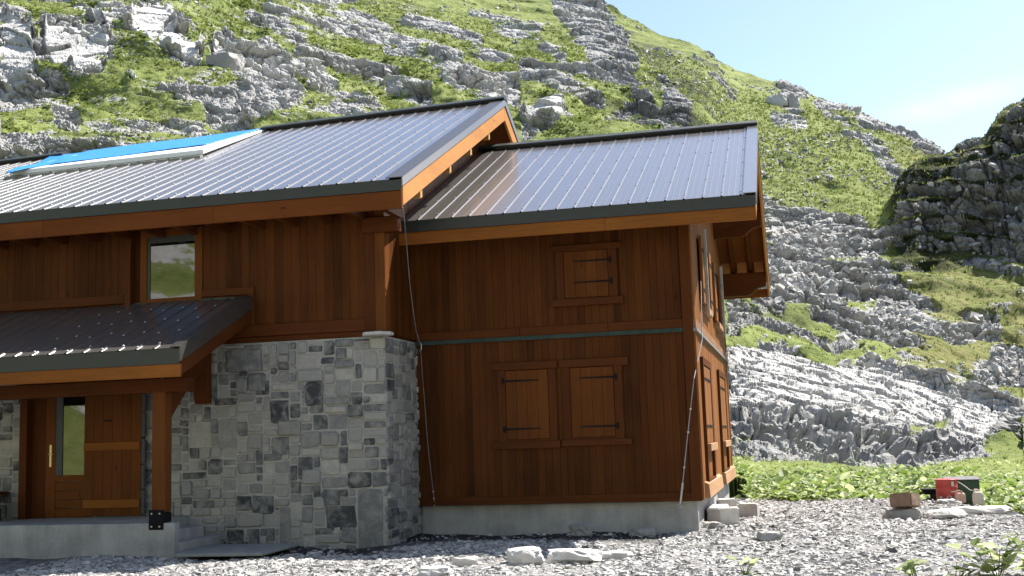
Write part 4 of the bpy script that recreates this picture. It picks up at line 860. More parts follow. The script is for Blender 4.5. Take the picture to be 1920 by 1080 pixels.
# --- porch roof on its post
def zP(y): return 3.165 + .426 * (y + 3.95)
def sheet(mb, x0, x1, ya, yb, zf, pitch=.30, phase=0., h=.017, t=.5, rows=1):
    """ribbed sheet between two horizontal lines; ribs run up the slope"""
    prof = []; x = x0 + phase
    prof.append((x0, 0))
    while x < x1 - .05:
        if x - .022 > x0: prof += [(x - .017, 0), (x - .012, h), (x + .012, h), (x + .017, 0)]
        for q in (.1, .2):
            if x + q < x1 - .04: prof += [(x + q - .012, 0), (x + q, .002), (x + q + .012, 0)]
        x += pitch
    prof.append((x1, 0)); prof = [p for i, p in enumerate(prof) if i == 0 or p[0] > prof[i - 1][0]]
    k = len(prof); ys = np.linspace(ya, yb, rows + 1); vs_ = [(px, y, zf(y) + ph) for y in ys for px, ph in prof]; fs_ = []; ts = []
    for r in range(rows):
        for i in range(k - 1): mb.add([], [], 0); fs_.append((r * k + i, r * k + i + 1, (r + 1) * k + i + 1, (r + 1) * k + i))
    b0 = len(mb.v); mb.v += vs_
    for i, q in enumerate(fs_):
        mb.f.append(tuple(b0 + j for j in q)); mb.t.append(.35 + .3 * ((int((vs_[q[0]][0] - x0) / (pitch * 3.0)) * 7919) % 10) / 10)
    # folded lower edge
    b0 = len(mb.v); lo = [(px, ya, zf(ya) + ph) for px, ph in prof] + [(px, ya + .004, zf(ya) + ph - .012) for px, ph in prof]; mb.v += lo
    for i in range(k - 1): mb.f.append((b0 + i, b0 + i + 1, b0 + k + i + 1, b0 + k + i)); mb.t.append(.5)
def slab(mb, x0, x1, ya, yb, zf, t0, t1, tint=.5):
    mb.hexa([(x0, ya, zf(ya) + t0), (x1, ya, zf(ya) + t0), (x1, yb, zf(yb) + t0), (x0, yb, zf(yb) + t0), (x0, ya, zf(ya) + t1), (x1, ya, zf(ya) + t1), (x1, yb, zf(yb) + t1), (x0, yb, zf(yb) + t1)], tint)
def screws(mb, x0, x1, ya, yb, zf, phase, rows, pitch=.30, h=.017, sgn=-1):
    for r in range(rows):
        y = ya + (yb - ya) * (r + .12) / rows; x = x0 + phase; i = 0
        while x < x1 - .05:
            if True:
                yy = y + rnd.uniform(-.03, .03) + (.11 if i % 2 else 0); z = zf(yy) + h; s_ = .017
                mb.add([(x - s_, yy - s_, z), (x + s_, yy - s_, z), (x + s_, yy + s_, z + .002), (x - s_, yy + s_, z + .002), (x, yy, z + .022)], [(0, 1, 4), (1, 2, 4), (2, 3, 4), (3, 0, 4)])
            x += pitch; i += 1
PX = -7.28
b = MB(); sheet(b, -16, PX - .12, -4.05, YW, zP, .30, .18); pr = part(b, 'porch_roof', 'roof')
b = MB(); slab(b, -16, PX - .02, -4.00, YW, zP, -.075, -.03); part(b, 'deck', 'soffit', pr)
b = MB(); screws(b, -13, PX - .1, -4.05, YW - .1, zP, .18 + 3.0 - .0, 4); s_ = part(b, 'screws', 'screw', pr); s_['kind'] = 'stuff'
b = MB(); slab(b, PX - .16, PX + .02, -4.075, YW, zP, .018, .034); b.hexa([(PX, -4.075, zP(-4.075) - .20), (PX + .02, -4.075, zP(-4.075) - .20), (PX + .02, YW, zP(YW) - .20), (PX, YW, zP(YW) - .20), (PX, -4.075, zP(-4.075) + .0175), (PX + .02, -4.075, zP(-4.075) + .0175), (PX + .02, YW, zP(YW) + .0175), (PX, YW, zP(YW) + .0175)]); part(b, 'verge_flashing', 'flash_brown', pr)
b = MB(); b.box(-16, PX - .002, -4.07, -4.055, 2.88, 3.105); part(b, 'eave_flashing', 'flash', pr)
b = MB(); b.box(-16, PX - .0, -4.05, -4.00, 2.685, 2.878, .6); part(b, 'fascia', 'honey_x', pr, .006)
b = MB(); slab(b, PX - .05, PX - .001, -4.00, YW, zP, -.43, -.205, .4); part(b, 'verge_board', 'trim_y', pr, .006)
b = MB(); b.box(-16, -7.55, -3.34, -3.12, 2.50, 2.72, .4); part(b, 'beam', 'trim_x', pr, .01)
b = MB(); b.box(-16, -7.6, YW - .03, YW, 4.14, 4.165); part(b, 'wall_flashing', 'flash', pr)
po = MB(); po.box(-8.16, -7.93, -3.34, -3.13, .66, 2.52, .55); po = part(po, 'porch_post', 'honey_z', None, .012)
b = MB(); b.box(-8.175, -7.93, -3.385, -3.345, .40, .70); b.box(-8.14, -7.95, -3.36, -3.10, .50, .655); part(b, 'post_shoe', 'iron', po, .004)

for x in (-8.12, -7.985):
    for z in (.645, .45): b = MB(); b.cyl(x, z, -3.40, -3.384, .014, 8, .5, 'y'); part(b, 'bolt', 'galv', po)
b = MB(); arc = []          # arched brace from the post back to the wall
for i in range(9):
    a = i / 8; y = -3.12 + a * 1.35; arc.append((y, 2.05 + .62 * math.sin(a * math.pi / 2) + .30 * a))
prof = arc + [(-1.77, 3.35), (-2.2, 3.25), (-3.12, 2.78)]
b.prism(prof, 'x', -8.10, -7.98, .45); part(b, 'brace', 'trim_y', po, .006)
b = MB(); b.prism([(YS - .03, 2.36), (YS - .15, 2.36), (YS - .20, 2.46), (YS - .20, 3.36), (YS - .03, 3.36)], 'x', -8.27, -8.02, .45); part(b, 'wall_corbel', 'trim_z', po, .008)

# --- right roof
b = MB(); sheet(b, XS + .03, XV - .15, -.865, YR - .02, zR, .305, .02, rows=3); sheet(b, XS + .03, XV, 2 * YR + .865, YR + .02, zR, .305, .1); rr = part(b, 'roof', 'roof')
b = MB(); screws(b, XS + .2, XV - .1, -.865, YR - .3, zR, .153, 5, .305); s_ = part(b, 'screws', 'screw', rr); s_['kind'] = 'stuff'
b = MB(); 
for a, c in ((-.80, YR), (YR, 2 * YR + .80)): b = MB(); slab(b, XS + .03, XV - .03, a, c, zR, -.075, -.035); part(b, 'soffit', 'soffit', rr)
def ridge_cap(mb, x0, x1, zf):
    zr = zf(YR); mb.add([(x, y, z) for x in (x0, x1) for y, z in ((YR - .17, zr + .0), (YR - .17, zr + .03), (YR - .02, zr + .115), (YR + .02, zr + .115), (YR + .17, zr + .03), (YR + .17, zr))], [(0, 1, 7, 6), (1, 2, 8, 7), (2, 3, 9, 8), (3, 4, 10, 9), (4, 5, 11, 10), (5, 4, 3, 2, 1, 0), (6, 7, 8, 9, 10, 11)])
b = MB(); ridge_cap(b, XS + .03, XV + .02, zR); part(b, 'ridge_cap', 'flash', rr)
b = MB(); 
for a, c in ((-.885, YR - .15), (YR + .15, 2 * YR + .88)): b = MB(); slab(b, XV - .19, XV + .02, a, c, zR, .022, .036); part(b, 'verge_flashing', 'roof', rr)

for a, c in ((-.885, YR), (YR, 2 * YR + .885)): b = MB(); slab(b, XV, XV + .02, a, c, zR, -.17, .0215); part(b, 'verge_trim', 'lt_flash', rr)
b = MB(); b.box(XS + .03, XV - .005, -.885, -.87, 5.20, 5.385); part(b, 'eave_flashing', 'flash', rr)
b = MB(); b.box(XS - .1, -1.30, -.865, -.815, 4.985, 5.198, .45); part(b, 'fascia', 'honey_x', rr, .006); b = MB(); b.box(-1.297, XV - .005, -.865, -.815, 4.985, 5.198, .6); part(b, 'fascia', 'honey_x', rr, .006)

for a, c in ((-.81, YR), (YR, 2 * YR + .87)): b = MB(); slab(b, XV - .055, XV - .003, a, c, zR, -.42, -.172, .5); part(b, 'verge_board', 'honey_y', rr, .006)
b = MB(); b.box(XS + .03, XV - .005, 2 * YR + .815, 2 * YR + .865, 4.985, 5.2, .5); part(b, 'fascia', 'honey_x', rr, .006)
for y in (-.0, 2.45, YR, 7.3, 9.72):         # purlins carried through the gable, ends cut to a curve
    z1 = zR(y) - (.30 if y in (7.3, 9.72) else .235); z0 = z1 - (.56 if y in (7.3, 9.72) else .36) + (.03 if y == YR else 0); pf = [(.02, z0), (.62, z0), (.74, z0 + .035), (.82, z0 + .12), (.92, z0 + .19), (1.10, z0 + .22), (1.10, z1), (.02, z1)]
    b = MB(); b.prism(pf, 'y', y - .10, y + .10, .45); part(b, 'purlin', 'trim_x', rr, .006)
for x in (.32, .74):
    for a, c in ((-.80, YR - .01), (YR + .01, 2 * YR + .80)):
        b = MB(); slab(b, x - .045, x + .045, a, c, zR, -.235, -.078, .5); part(b, 'rafter', 'trim_y', rr, .005)
M['blk'] = wood('pale_blocking', 'x', (.20, .08, .026), (.33, .145, .052))
for x in (.12, .53, .95):                    # blocking above the purlins
    for y in (7.3, 9.72, 2.45, 0): b = MB(); slab(b, x - .115, x + .115, y - .13, y - .08, zR, -.32, -.08, .8); part(b, 'blocking', 'blk', rr, .004)

for x in np.arange(XS + .4, .1, .6): b = MB(); b.box(x - .05, x + .05, -.80, 0, zR(-.4) - .40, zR(-.4) - .30, .4); part(b, 'rafter_tail', 'trim_y', rr)

# --- left roof
M['lit_end'] = wood('lit_purlin_wood', 'y', (.34, .17, .06), (.52, .30, .11))  # pale wood for the purlin ends, their sunlight put into the colour
b = MB(); sheet(b, -22, XVL - .22, -2.43, YR - .02, zL, .30, .09, rows=4); sheet(b, -22, XVL, 2 * YR + 2.43, YR + .02, zL, .30, .1); lr = part(b, 'roof', 'roof')
b = MB(); screws(b, -16, XVL - .15, -2.43, YR - .3, zL, .09, 7); s_ = part(b, 'screws', 'screw', lr); s_['kind'] = 'stuff'
b = MB(); 
for a, c in ((-2.36, YR), (YR, 2 * YR + 2.36)): b = MB(); slab(b, -22, XVL - .03, a, c, zL, -.075, -.035); part(b, 'soffit', 'soffit', lr)

for a, c_ in ((-22, -15.4), (-10.15, XVL + .03)): b = MB(); ridge_cap(b, a, c_, zL); part(b, 'ridge_cap', 'flash', lr)
b = MB(); 
for a, c in ((-2.45, YR), (YR, 2 * YR + 2.4)): b = MB(); slab(b, XVL - .27, XVL + .02, a, c, zL, .022, .036); part(b, 'verge_flashing', 'flash_brown', lr)

for a, c in ((-2.45, YR), (YR, 2 * YR + 2.45)): b = MB(); slab(b, XVL, XVL + .02, a, c, zL, -.12, .0215); part(b, 'verge_trim', 'lt_flash', lr)
b = MB(); b.box(-22, XVL - .004, -2.45, -2.435, 5.60, 5.77); part(b, 'eave_flashing', 'flash', lr)
b = MB(); x = -22.
M['lfas'] = wood('left_fascia', 'x', (.085, .024, .006), (.19, .058, .014))
for L_, t in ((5.2, .5), (3.1, .42), (2.9, .55), (3.2, .40), (3.296, .6)): b = MB(); b.box(x, x + L_ - .003, -2.43, -2.38, 5.305, 5.598, t); x += L_; part(b, 'fascia', 'lfas', lr, .006)

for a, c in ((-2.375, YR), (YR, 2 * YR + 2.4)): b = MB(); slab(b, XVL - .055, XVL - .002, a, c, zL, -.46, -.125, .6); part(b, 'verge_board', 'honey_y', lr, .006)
for y in (-1.45, .35, 1.85, 3.35, YR, 6.4, 8.0, 9.6):
    z1 = zL(y) - .26; z0 = z1 - .24; b = MB(); b.prism([(XS, z0), (XS + .25, z0), (XS + .36, z0 + .05), (XVL - .16, z0 + .13), (XVL - .16, z1), (XS, z1)], 'y', y - .07, y + .07, .5); part(b, 'purlin', 'trim_x', lr, .006)
for y in (-1.35, .45, 1.95, 3.45, 6.3, 7.8):
    b = MB(); slab(b, XVL - .15, XVL - .02, y - .055, y + .055, zL, -.60, -.30, .8); part(b, 'purlin_end', 'lit_end', lr, .004)

for x in np.arange(-13.3, -4.6, .62): b = MB(); b.box(x - .05, x + .05, -2.37, YW, 5.30, 5.42, .35); part(b, 'rafter_tail', 'trim_y', lr, .004)
b = MB(); b.box(-5.25, -4.62, -1.75, -1.55, 5.08, 5.34, .3); part(b, 'corner_bracket', 'trim_x', lr, .01)
# raised white hatch in the left roof slope
wb = MB(); wb.hexa([(-14.7, 1.84, zL(1.84) + .045), (-10.08, 1.84, zL(1.84) + .045), (-10.08, YR - .05, zL(YR - .05) + .0), (-14.7, YR - .05, zL(YR - .05) + .0), (-14.7, 1.84, zL(1.84) + .15), (-10.08, 1.84, zL(1.84) + .15), (-10.08, YR - .05, zL(YR - .05) + .05), (-14.7, YR - .05, zL(YR - .05) + .05)]); hb_ = part(wb, 'roof_hatch', flat('white_sheeting', (.78, .79, .78), .5, 0, .4, .04), lr, .01)
b = MB(); slab(b, -14.74, -10.08, 1.72, 1.835, zL, .0, .045, .5); part(b, 'gutter', flat('zinc_gutter', (.20, .205, .18), .5, .3), hb_)
for x in np.arange(-14.3, -10.2, .7):
    b = MB(); slab(b, x - .02, x + .02, 1.71, 1.77, zL, .045, .06); part(b, 'gutter_clip', 'flash', hb_)

def sag(ob):
    if ob.name.startswith('soffit'):
        bm = bmesh.new(); bm.from_mesh(ob.data); bmesh.ops.subdivide_edges(bm, edges=[e for e in bm.edges if abs(e.verts[0].co.x - e.verts[1].co.x) > 3], cuts=24, use_grid_fill=True); bm.to_mesh(ob.data); bm.free()
    for v in ob.data.vertices: v.co.z -= .0256 * max(0., XVL - v.co.x) * max(0., min(v.co.y, 2 * YR - v.co.y) + 2.43) / 7.3
for o_ in [lr] + list(lr.children_recursive): sag(o_)

lr['label'] = 'higher ribbed metal roof carrying the white hatch'; rr['label'] = 'lower ribbed metal roof with an open gable overhang'
wr['label'] = 'shaded timber front with three closed shutters'; ws['label'] = 'sunlit timber gable'; wl['label'] = 'timber upper storey above the stone wall'

# ------------------------------------------------------------------ things standing about
# blue tarpaulin over the ridge
nx, ny = 110, 46; tv = np.zeros((ny, nx, 3)); uu = np.linspace(0, 1, nx); vv = np.linspace(0, 1, ny)
for j in range(ny):
    for i in range(nx):
        a, c = uu[i], vv[j]                     # a along the ridge (0 left), c up the slope and over the ridge
        xl = -14.45 - 1.7 * c; xr = -10.45 + .42 * min(1, c * 1.1); x = xl + a * (xr - xl)
        ylo = 2.08 + .5 * a - .72 * float(sstep(.10, .0, np.array([a]))[0]); y = ylo + c * (YR + .8 - ylo)
        yy = min(y, 2 * YR - y); off = .15 - .10 * max(0, min(1, (yy - 1.84) / (YR - 1.84))) + .022
        left = float(sstep(.22, .04, np.array([a]))[0])
        off = off * (1 - .55 * left * (x < -14.6)) + left * (.035 * math.sin(34 * a + 9 * c) + .03 * math.sin(17 * c - 20 * a)) * (.4 + .6 * c) + .006 * math.sin(7 * c + 9 * a) + .003 * math.sin(40 * a * (1.2 - c))
        z = zL(y) + max(.05, off); z -= .0256 * max(0., XVL - x) * (yy + 2.43) / 7.3
        tv[j, i] = (x, y, z)
idt = np.arange(nx * ny).reshape(ny, nx); tf = np.stack([idt[:-1, :-1], idt[:-1, 1:], idt[1:, 1:], idt[1:, :-1]], -1).reshape(-1, 4)
n = NT('blue_tarpaulin'); o = n.obj(); f = n.noise(o, 5, 5, .6); M['tarp'] = n.fin(n.mix(f, (.020, .20, .56), (.035, .28, .70)), .38, n.bump(n.noise(n.map(o, (1, 2, 2)), 3, 5, .6), .35, .05), .5)
tp = bulk('tarpaulin', tv.reshape(-1, 3), tf, M['tarp'], None, smooth=True); md = tp.modifiers.new('cloth', 'SOLIDIFY'); md.thickness = .006; md.offset = -1
tag(tp, 'bright blue tarpaulin laid over the white hatch at the ridge of the left roof', 'tarpaulin')

# guy cables
t = thing('guy_cable', 'thin steel cable hanging from the corner of the left eave past the stone corner', 'cable', (-4.6, -.2, .45))
b = MB(); b.tube([(-4.30, -2.38, 5.32), (-4.34, -2.2, 5.1), (-4.55, -1.5, 4.87), (-4.70, -.9, 4.2), (-4.78, -.4, 3.55), (-4.79, -.14, 3.30)], .009, 6); b.tube([(-4.79, -.14, 3.30), (-4.70, -.13, 1.6), (-4.60, -.13, .56)], .006, 6); b.build('cable', flat('dull_cable', (.20, .20, .20), .5, .3), t)
b = MB(); b.tube([(-4.79, -.14, 3.35), (-4.77, -.15, 3.32), (-4.775, -.15, 3.22), (-4.80, -.14, 3.19)], .016, 6); [b.tube([(-4.60 - .1 * (z - .5) / 1.6, -.13, z - .012), (-4.60 - .1 * (z - .5) / 1.6, -.13, z + .012)], .014, 8) for z in (.50, .62, .74)]; b.build('clamp', 'galv', t)
t = thing('guy_cable', 'steel cable with a turnbuckle slanting down in front of the right corner of the chalet', 'cable', (-.33, -.35, .45))
b = MB(); b.tube([(.08, 1.2, 4.3), (.10, .5, 3.2), (-.02, -.2, 2.5), (-.16, -.3, 1.6), (-.28, -.35, .80)], .009, 6); b.build('cable', flat('grey_cable', (.26, .26, .27), .5, .3), t)
b = MB(); b.tube([(-.28, -.35, .80), (-.33, -.35, .50)], [.017, .017], 8); b.tube([(-.275, -.37, .74), (-.325, -.37, .52)], .007, 6); b.tube([(-.285, -.33, .74), (-.335, -.33, .52)], .007, 6); b.build('turnbuckle', 'galv', t)
b = MB(); b.tube([(-.33, -.35, .50), (-.345, -.35, .45)] + [(-.35 + .03 * math.cos(a), -.35, .425 + .03 * math.sin(a)) for a in np.linspace(1.2, 6.6, 9)], .009, 6); b.build('hook', 'galv', t)
b = MB(); [b.tube([(p[0], p[1], p[2] - .014), (p[0], p[1], p[2] + .014)], .017, 8) for p in ((-.10, -.26, 2.0), (-.155, -.30, 1.62), (-.245, -.34, 1.05))]; b.build('clamp', 'galv', t)

# rocks and blocks
def rock_mesh(mb, sx, sy, sz, seed, cuts=3, rough=.16, tint=.6, flat_top=0.):
    bm = bmesh.new(); bmesh.ops.create_cube(bm, size=2); bmesh.ops.subdivide_edges(bm, edges=bm.edges, cuts=cuts, use_grid_fill=True)
    P = np.array([v.co[:] for v in bm.verts]); L = np.linalg.norm(P, axis=1, keepdims=True); P = P * .50 + P / L * .62
    nz_ = fbm(P * 1.1 + seed * 7.7, 3, seed); P = P * (1 + rough * 2.2 * nz_[:, None]); P += .06 * np.stack([fbm(P * 3 + 5 * seed, 2, seed + 3), fbm(P * 3 + 9 * seed, 2, seed + 4), fbm(P * 3 + 2 * seed, 2, seed + 5)], 1) * 2
    if flat_top: P[:, 2] = np.minimum(P[:, 2], flat_top)
    P = np.maximum(P, np.array([-9, -9, -.75])); fs = [tuple(v.index for v in f.verts) for f in bm.faces]; bm.free()
    mb.add(P * np.array([sx, sy, sz]) / 2 + np.array([0, 0, sz * .36]), fs, tint); return mb
def put_rock(name, label, cat, x, y, s, rz, seed, tint=.7, group=None, mat='rockl', rough=.16, tilt=0, cuts=4, z=None):
    mb = MB(); rock_mesh(mb, *s, seed, cuts, rough, tint); o = mb.build(name, mat); o.location = (x, y, yard_z(x, y) - .02 if z is None else z); o.rotation_euler = (tilt, 0, rz); return tag(o, label, cat, group)
G1 = 'loose stones lying in the yard'
put_rock('stone', 'white lump of limestone at the shadow edge in front of the timber wall', 'stone', -2.0, -4.55, (.44, .36, .25), .3, 3, .95, G1)
put_rock('stone', 'largest flat white boulder in the yard, grey on its near side', 'stone', -1.42, -4.25, (.66, .5, .21), -.2, 7, .95, G1, tilt=-.1)
put_rock('stone', 'long low white stone just right of the largest flat boulder', 'stone', -.90, -4.0, (.42, .28, .12), .1, 11, .9, G1)
put_rock('stone', 'bluish cobble in the shade close to the concrete plinth', 'stone', -1.92, -.85, (.30, .24, .24), .9, 13, .28, G1)
put_rock('stone', 'flat grey stone in the shade of the plinth, near the right corner', 'stone', -.95, -.55, (.36, .24, .18), .2, 17, .3, G1)
put_rock('stone', 'small brown stone alone on the gravel right of the chalet corner', 'stone', 1.10, -1.5, (.34, .24, .17), .2, 19, .42, G1)
put_rock('stone', 'small white stone left of the limestone lump at the shadow edge', 'stone', -2.72, -4.85, (.30, .25, .15), .8, 23, .95, G1)
put_rock('stone', 'pale low stone at the lower edge of the yard in front of the stone wall', 'stone', -2.9, -5.6, (.38, .26, .14), .1, 29, .9, G1)
put_rock('stone', 'grey wedge of rock carrying the tilted block near the drum', 'stone', 3.35, 2.45, (.56, .36, .24), .15, 31, .32, G1)
put_rock('stone', 'broad white slab at the yard edge in front of the red drum', 'stone', 4.1, 2.75, (.62, .46, .20), .05, 37, .9, G1)
put_rock('stone', 'long white slab at the yard edge to the right of the drum', 'stone', 4.75, 3.1, (.85, .5, .18), -.2, 41, .92, G1)
put_rock('stone', 'pale stone propping up the foot of the red drum', 'stone', 4.52, 5.75, (.42, .3, .13), .3, 43, .75, G1)
put_rock('stone', 'dark small stone beside the white blocks at the chalet corner', 'stone', .16, .35, (.2, .16, .14), .5, 47, .25, G1)
put_rock('stone', 'pinkish flat stone in front of the white blocks at the chalet corner', 'stone', .12, .62, (.34, .22, .12), .1, 53, .6, G1)
def block(name, label, x, y, s, rz, seed, mat, tilt=(0, 0), z=None, group=None, tint=.8):
    mb = MB(); bm = bmesh.new(); bmesh.ops.create_cube(bm, size=1); bmesh.ops.bevel(bm, geom=bm.edges[:], offset=.06, segments=2, affect='EDGES'); bmesh.ops.subdivide_edges(bm, edges=[e for e in bm.edges if e.calc_length() > .4], cuts=4, use_grid_fill=True)
    P = np.array([v.co[:] for v in bm.verts]); P += .02 * np.stack([fbm(P * 3 + seed + k_, 2, seed + k_) for k_ in range(3)], 1); fs = [tuple(v.index for v in f.verts) for f in bm.faces]; bm.free()
    mb.add((P + np.array([0, 0, .48])) * np.array(s), fs, tint); o = mb.build(name, mat); o.location = (x, y, yard_z(x, y) - .01 if z is None else z); o.rotation_euler = (tilt[0], tilt[1], rz)
    return tag(o, label, 'block', group)
M['whiteblk'] = flat('white_stone_block', (.62, .60, .56), .8, 0, .2, .12, 8, .5)
G2 = 'cut stone blocks at the chalet corner'
block('stone_block', 'white rounded stone block nearest the camera at the chalet corner', .36, 1.0, (.34, .34, .30), .1, 3, 'whiteblk', group=G2)
block('stone_block', 'grey faced stone block just behind the nearest white one', .62, 3.1, (.36, .34, .27), -.12, 5, flat('grey_block', (.42, .38, .35), .85, 0, .2, .15, 8, .5), group=G2)
block('stone_block', 'long pale block lying against the concrete side of the chalet', .12, 1.9, (.34, 1.1, .27), .0, 7, flat('pale_block', (.50, .46, .44), .85, 0, .2, .12, 8, .5), group=G2)
block('stone_block', 'small white block standing behind the others beside the plinth', .22, 2.9, (.34, .3, .36), .2, 9, 'whiteblk', group=G2)
block('stone_block', 'brown concrete block tipped onto a grey stone out on the gravel', 3.40, 2.4, (.42, .36, .24), -.55, 11, flat('brown_block', (.24, .165, .12), .85, 0, .2, .2, 9, .5), (-.12, -.10), .17)

b = MB(); b.hexa([(-7.55, -3.72, .02), (-6.15, -3.66, .02), (-6.2, -2.2, .03), (-7.75, -2.2, .03), (-7.55, -3.72, .065), (-6.15, -3.66, .065), (-6.2, -2.2, .07), (-7.75, -2.2, .07)]); o = b.build('paving_slab', flat('slab_grey', (.23, .235, .22), .85, 0, .2, .2, 7, .4), None, .008)
tag(o, 'thin grey slab lying on the gravel at the foot of the terrace steps', 'slab')

# bench and bits on the terrace
t = thing('bench', 'brown plank bench end against the stone wall left of the door', 'bench', (-12.6, -1.95, .5))
b = MB(); [b.box(-13.4, -11.86, -2.12 + i * .13, -2.005 + i * .13, .93, .985, .5 + .1 * i) for i in range(3)]; b.build('seat', 'trim_x', t, .006)
b = MB(); b.box(-13.4, -11.86, -2.13, -2.09, .985, 1.06, .6); b.build('rail', 'trim_x', t, .005)
for x in (-13.2, -12.05):
    for y in (-2.08, -1.80):
        b = MB(); b.box(x - .035, x + .035, y - .03, y + .03, .49, .93, .4); b.build('leg', 'trim_z', t, .004)
t = thing('crate', 'dark wooden crate on the terrace under the white box', 'crate', (-11.8, -2.35, .5))
b = MB(); [b.box(-12.25, -11.68, -2.5, -2.48, .50 + i * .055, .545 + i * .055, .3) for i in range(4)]; [b.box(x, x + .02, -2.5 + .022, -2.2, .50, .715, .2) for x in (-12.25, -11.70)]; b.box(-12.25, -11.68, -2.2, -2.18, .5, .715, .2); b.build('slats', flat('dark_planks', (.035, .022, .014), .7), t)
b = MB(); b.box(-12.23, -11.7, -2.478, -2.202, .64, .70); b.build('tray', 'iron', t)
t = thing('storage_box', 'small white box standing on the dark crate at the far left of the terrace', 'box', (-11.85, -2.35, .72))
b = MB(); b.box(-12.02, -11.70, -2.48, -2.22, .72, .95, .5); b.build('body', flat('white_plastic', (.55, .56, .58), .5), t, .015)
b = MB(); b.box(-12.03, -11.69, -2.49, -2.21, .952, .98, .5); b.build('lid', flat('white_lid', (.66, .68, .72), .45), t, .01)

# oil drum, cabinet and canisters at the yard edge
dx, dy, dz0 = 4.56, 6.2, -.01
t = thing('oil_drum', 'small red steel drum with pale markings at the edge of the gravel', 'drum', (dx, dy, dz0))
b = MB(); R = .215; pr_ = [(R, 0), (R + .012, .012), (R, .03), (R, .14), (R + .010, .155), (R, .17), (R, .30), (R + .010, .315), (R, .33), (R, .465), (R + .012, .478), (R + .004, .49), (R - .02, .478), (0, .474)]
k = 40; vs_ = [(dx + r * math.cos(6.2832 * i / k), dy + r * math.sin(6.2832 * i / k), dz0 + z) for r, z in pr_ for i in range(k)]; b.add(vs_, [(j * k + i, j * k + (i + 1) % k, (j + 1) * k + (i + 1) % k, (j + 1) * k + i) for j in range(len(pr_) - 1) for i in range(k)], .5); b.build('body', flat('red_drum_paint', (.36, .040, .028), .5, 0, .5, .2, 5), t, 0, True)
M['mark'] = flat('pale_marking', (.55, .50, .47), .6)
def decal(name, a0, a1, z0, z1, mat, ring=False, r_in=0):
    b = MB(); kk = 14
    if not ring:
        b.add([(dx + (R + .004) * math.cos(a0 + (a1 - a0) * i / kk), dy + (R + .004) * math.sin(a0 + (a1 - a0) * i / kk), dz0 + z) for i in range(kk + 1) for z in (z0, z1)], [(2 * i, 2 * i + 2, 2 * i + 3, 2 * i + 1) for i in range(kk)])
    else:
        ac, zc, ra = a0, z0, a1; q = []
        for i in range(20):
            for rr__ in (r_in, ra):
                th = 6.2832 * i / 20; a = ac + rr__ * math.cos(th) / R; q.append((dx + (R + .004) * math.cos(a), dy + (R + .004) * math.sin(a), dz0 + zc + rr__ * math.sin(th)))
        b.add(q, [(2 * i, (2 * i + 2) % 40, (2 * i + 3) % 40, 2 * i + 1) for i in range(20)])
    b.build(name, mat, t)
fa = math.atan2(CAM[1] - dy, CAM[0] - dx)
decal('marking', fa - .02 + .0, .058, .135, None, M['mark']) if False else None
decal('round_marking', fa + .18, .055, .115, 0, M['mark'], True, .026)
decal('marking', fa + .55, fa + .80, (.09), .145, M['mark']); decal('marking', fa - .75, fa - .45, .08, .145, M['mark'])
decal('label_patch', fa + .45, fa + .72, .345, .445, M['mark']); decal('stripe', fa + .38, fa + .95, .225, .25, M['mark'])
t = thing('cabinet', 'dark green metal cabinet with a flat lid behind the red drum', 'cabinet', (4.95, 6.8, -.1))
b = MB(); b.box(4.66, 5.25, 6.5, 7.05, -.3, .425, .5); b.build('body', flat('dark_green_paint', (.012, .060, .034), .45), t, .01)
b = MB(); b.hexa([(4.58, 6.46, .428), (5.28, 6.46, .428), (5.28, 7.1, .47), (4.58, 7.1, .47), (4.58, 6.46, .45), (5.28, 6.46, .45), (5.28, 7.1, .492), (4.58, 7.1, .492)]); b.build('lid', flat('grey_lid', (.10, .09, .09), .5), t, .004)
def canister(label, x, y, z, col, nm, s=(.20, .15, .21)):
    t = thing('canister', label, 'canister', (x, y, z), 0, 'plastic canisters by the drum'); a, c, h = s
    b = MB(); b.prism([(x - a / 2, z), (x + a / 2, z), (x + a / 2, z + h * .78), (x + a * .34, z + h), (x - a * .34, z + h), (x - a / 2, z + h * .78)], 'y', y - c / 2, y + c / 2); b.build('body', flat(nm, col, .4, 0, .5, .06), t, .02)
    b = MB(); b.cyl(x + a * .1, y, z + h, z + h + .035, .03, 12); b.build('cap', flat(nm + '_cap', tuple(v * .9 for v in col), .4), t)
    b = MB(); b.tube([(x - a * .28, y, z + h), (x - a * .26, y, z + h + .04), (x - a * .02, y, z + h + .04), (x, y, z + h)], .014, 6); b.build('handle', flat(nm + '_handle', col, .4), t)
canister('pinkish plastic canister tucked between the red drum and the cabinet', 4.78, 5.95, .0, (.50, .30, .24), 'pink_plastic')
canister('cream plastic canister in front of the right end of the green cabinet', 5.06, 5.5, -.02, (.62, .54, .46), 'cream_plastic', (.20, .16, .27))
b = MB(); b.tube([(4.78, 6.15, .42), (4.86, 6.0, .36), (4.96, 5.75, .26), (5.04, 5.55, .27)], .008, 6); o = b.build('cord', flat('pale_cord', (.55, .52, .46), .7)); tag(o, 'pale cord running from the red drum to the cream canister', 'cord')
t = thing('wheelbarrow', 'black wheelbarrow half hidden by leaves left of the red drum', 'wheelbarrow', (4.30, 7.2, .0))
b = MB(); b.hexa([(4.20, 7.0, .12), (4.38, 7.0, .12), (4.38, 7.3, .12), (4.20, 7.3, .12), (4.14, 6.94, .24), (4.44, 6.94, .24), (4.44, 7.36, .24), (4.14, 7.36, .24)]); b.build('tray', 'iron', t, .01)
b = MB(); b.tube([(4.09, 7.0, .18), (4.06, 6.95, .28), (4.24, 6.9, .30), (4.43, 6.95, .27)], .009, 6); b.build('frame', 'iron', t)
b = MB(); b.cyl(4.42, .10, 7.0, 7.05, .10, 18, .5, 'y'); b.build('wheel', flat('black_rubber', (.015, .015, .015), .8), t)
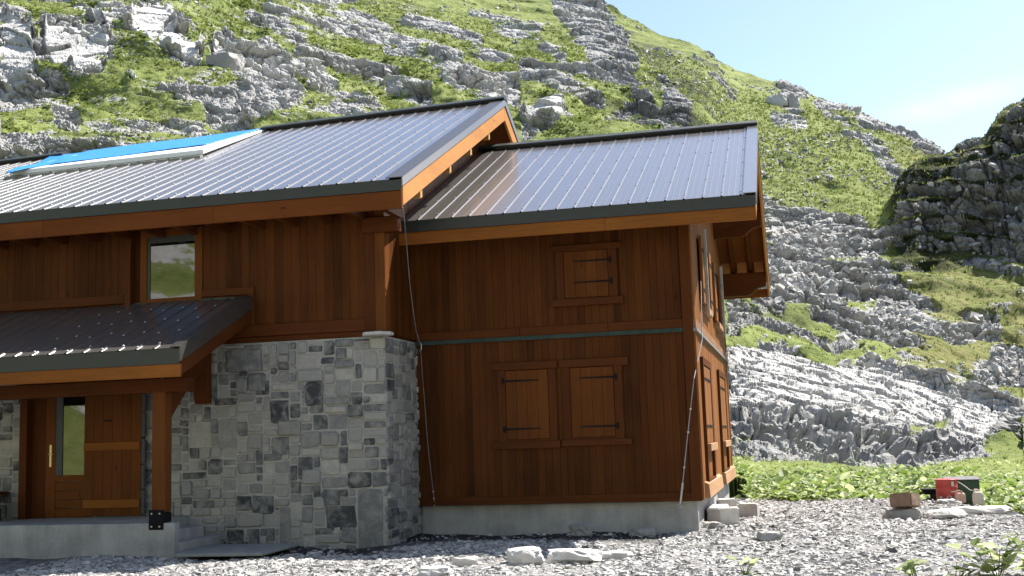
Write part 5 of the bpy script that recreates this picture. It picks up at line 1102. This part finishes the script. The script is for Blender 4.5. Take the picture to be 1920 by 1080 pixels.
b = MB(); b.tube([(4.30, 6.93, .14), (4.33, 6.9, -.08)], .012, 6); b.build('leg', 'iron', t)

# leafy plants in the foreground
def plant(label, x, y, s, k, seed):
    t = thing('dock_plant', label, 'plant', (x, y, yard_z(x, y)), 0, 'leafy plants along the near edge of the gravel'); r2 = np.random.default_rng(seed)
    P = np.stack([r2.normal(0, .35 * s, k), r2.normal(0, .25 * s, k), r2.uniform(.15, 1.0, k) * s], 1) + np.array([x, y, yard_z(x, y)])
    Vl, Fl, Tl = leaves(P, r2.uniform(.6, 1.1, k) * .22 * (s / .3) ** .5, r2, (-.1, .9)); o = bulk('foliage', Vl, Fl, M['leaf'], np.clip(Tl + .15, 0, 1)); o.parent = t; o.matrix_parent_inverse = Matrix.Translation(t.location).inverted()
    b = MB(); [b.tube([(x + r2.normal(0, .02), y, yard_z(x, y) - .02), tuple(p)], [.007, .004], 5) for p in P[:: max(1, k // 8)]]; b.build('stem', flat('green_stem', (.12, .17, .04), .6) if 'stem' not in M else M['stem'], t); M.setdefault('stem', t.children[-1].data.materials[0])
plant('tallest leafy plant in the lower right corner of the yard', 3.55, -6.3, .40, 34, 61)
plant('small sprig left of the tallest leafy plant', 2.72, -6.25, .20, 9, 62)
plant('low leafy sprig between the small sprig and the tallest plant', 3.13, -6.35, .18, 9, 63)
plant('single upright green sprout at the near edge of the gravel, away from the others', .92, -6.35, .16, 6, 64)
plant('leafy plant at the very right edge of the yard', 4.05, -6.0, .34, 18, 65)

# a few boulders that stand out on the slope
def boulder(label, u, v, Dd, s, seed, tint, rz=0.):
    mb = MB(); rock_mesh(mb, *s, seed, 5, .13, tint); o = mb.build('boulder', M['rockl']); gz = base_z(np.array([u]), np.array([Dd])); o.location = (gz(V[:, 0].reshape(NR, NC))[0], gz(V[:, 1].reshape(NR, NC))[0], gz(V[:, 2].reshape(NR, NC))[0] - s[2] * .30); o.rotation_euler = (0, 0, rz)
    return tag(o, label, 'boulder', 'boulders standing out on the hillside')
boulder('smooth grey dome of rock on the left hillside above the blue tarpaulin', 418, 92, 118, (3.0, 3.0, 2.6), 71, .3)
boulder('white split boulder high on the green slope right of the roof ridge', 1470, 172, 246, (4.6, 4, 3.4), 75, .85)
boulder('grey pointed boulder touching the white split boulder on the green slope', 1500, 172, 245, (3.0, 3, 4.6), 77, .45)
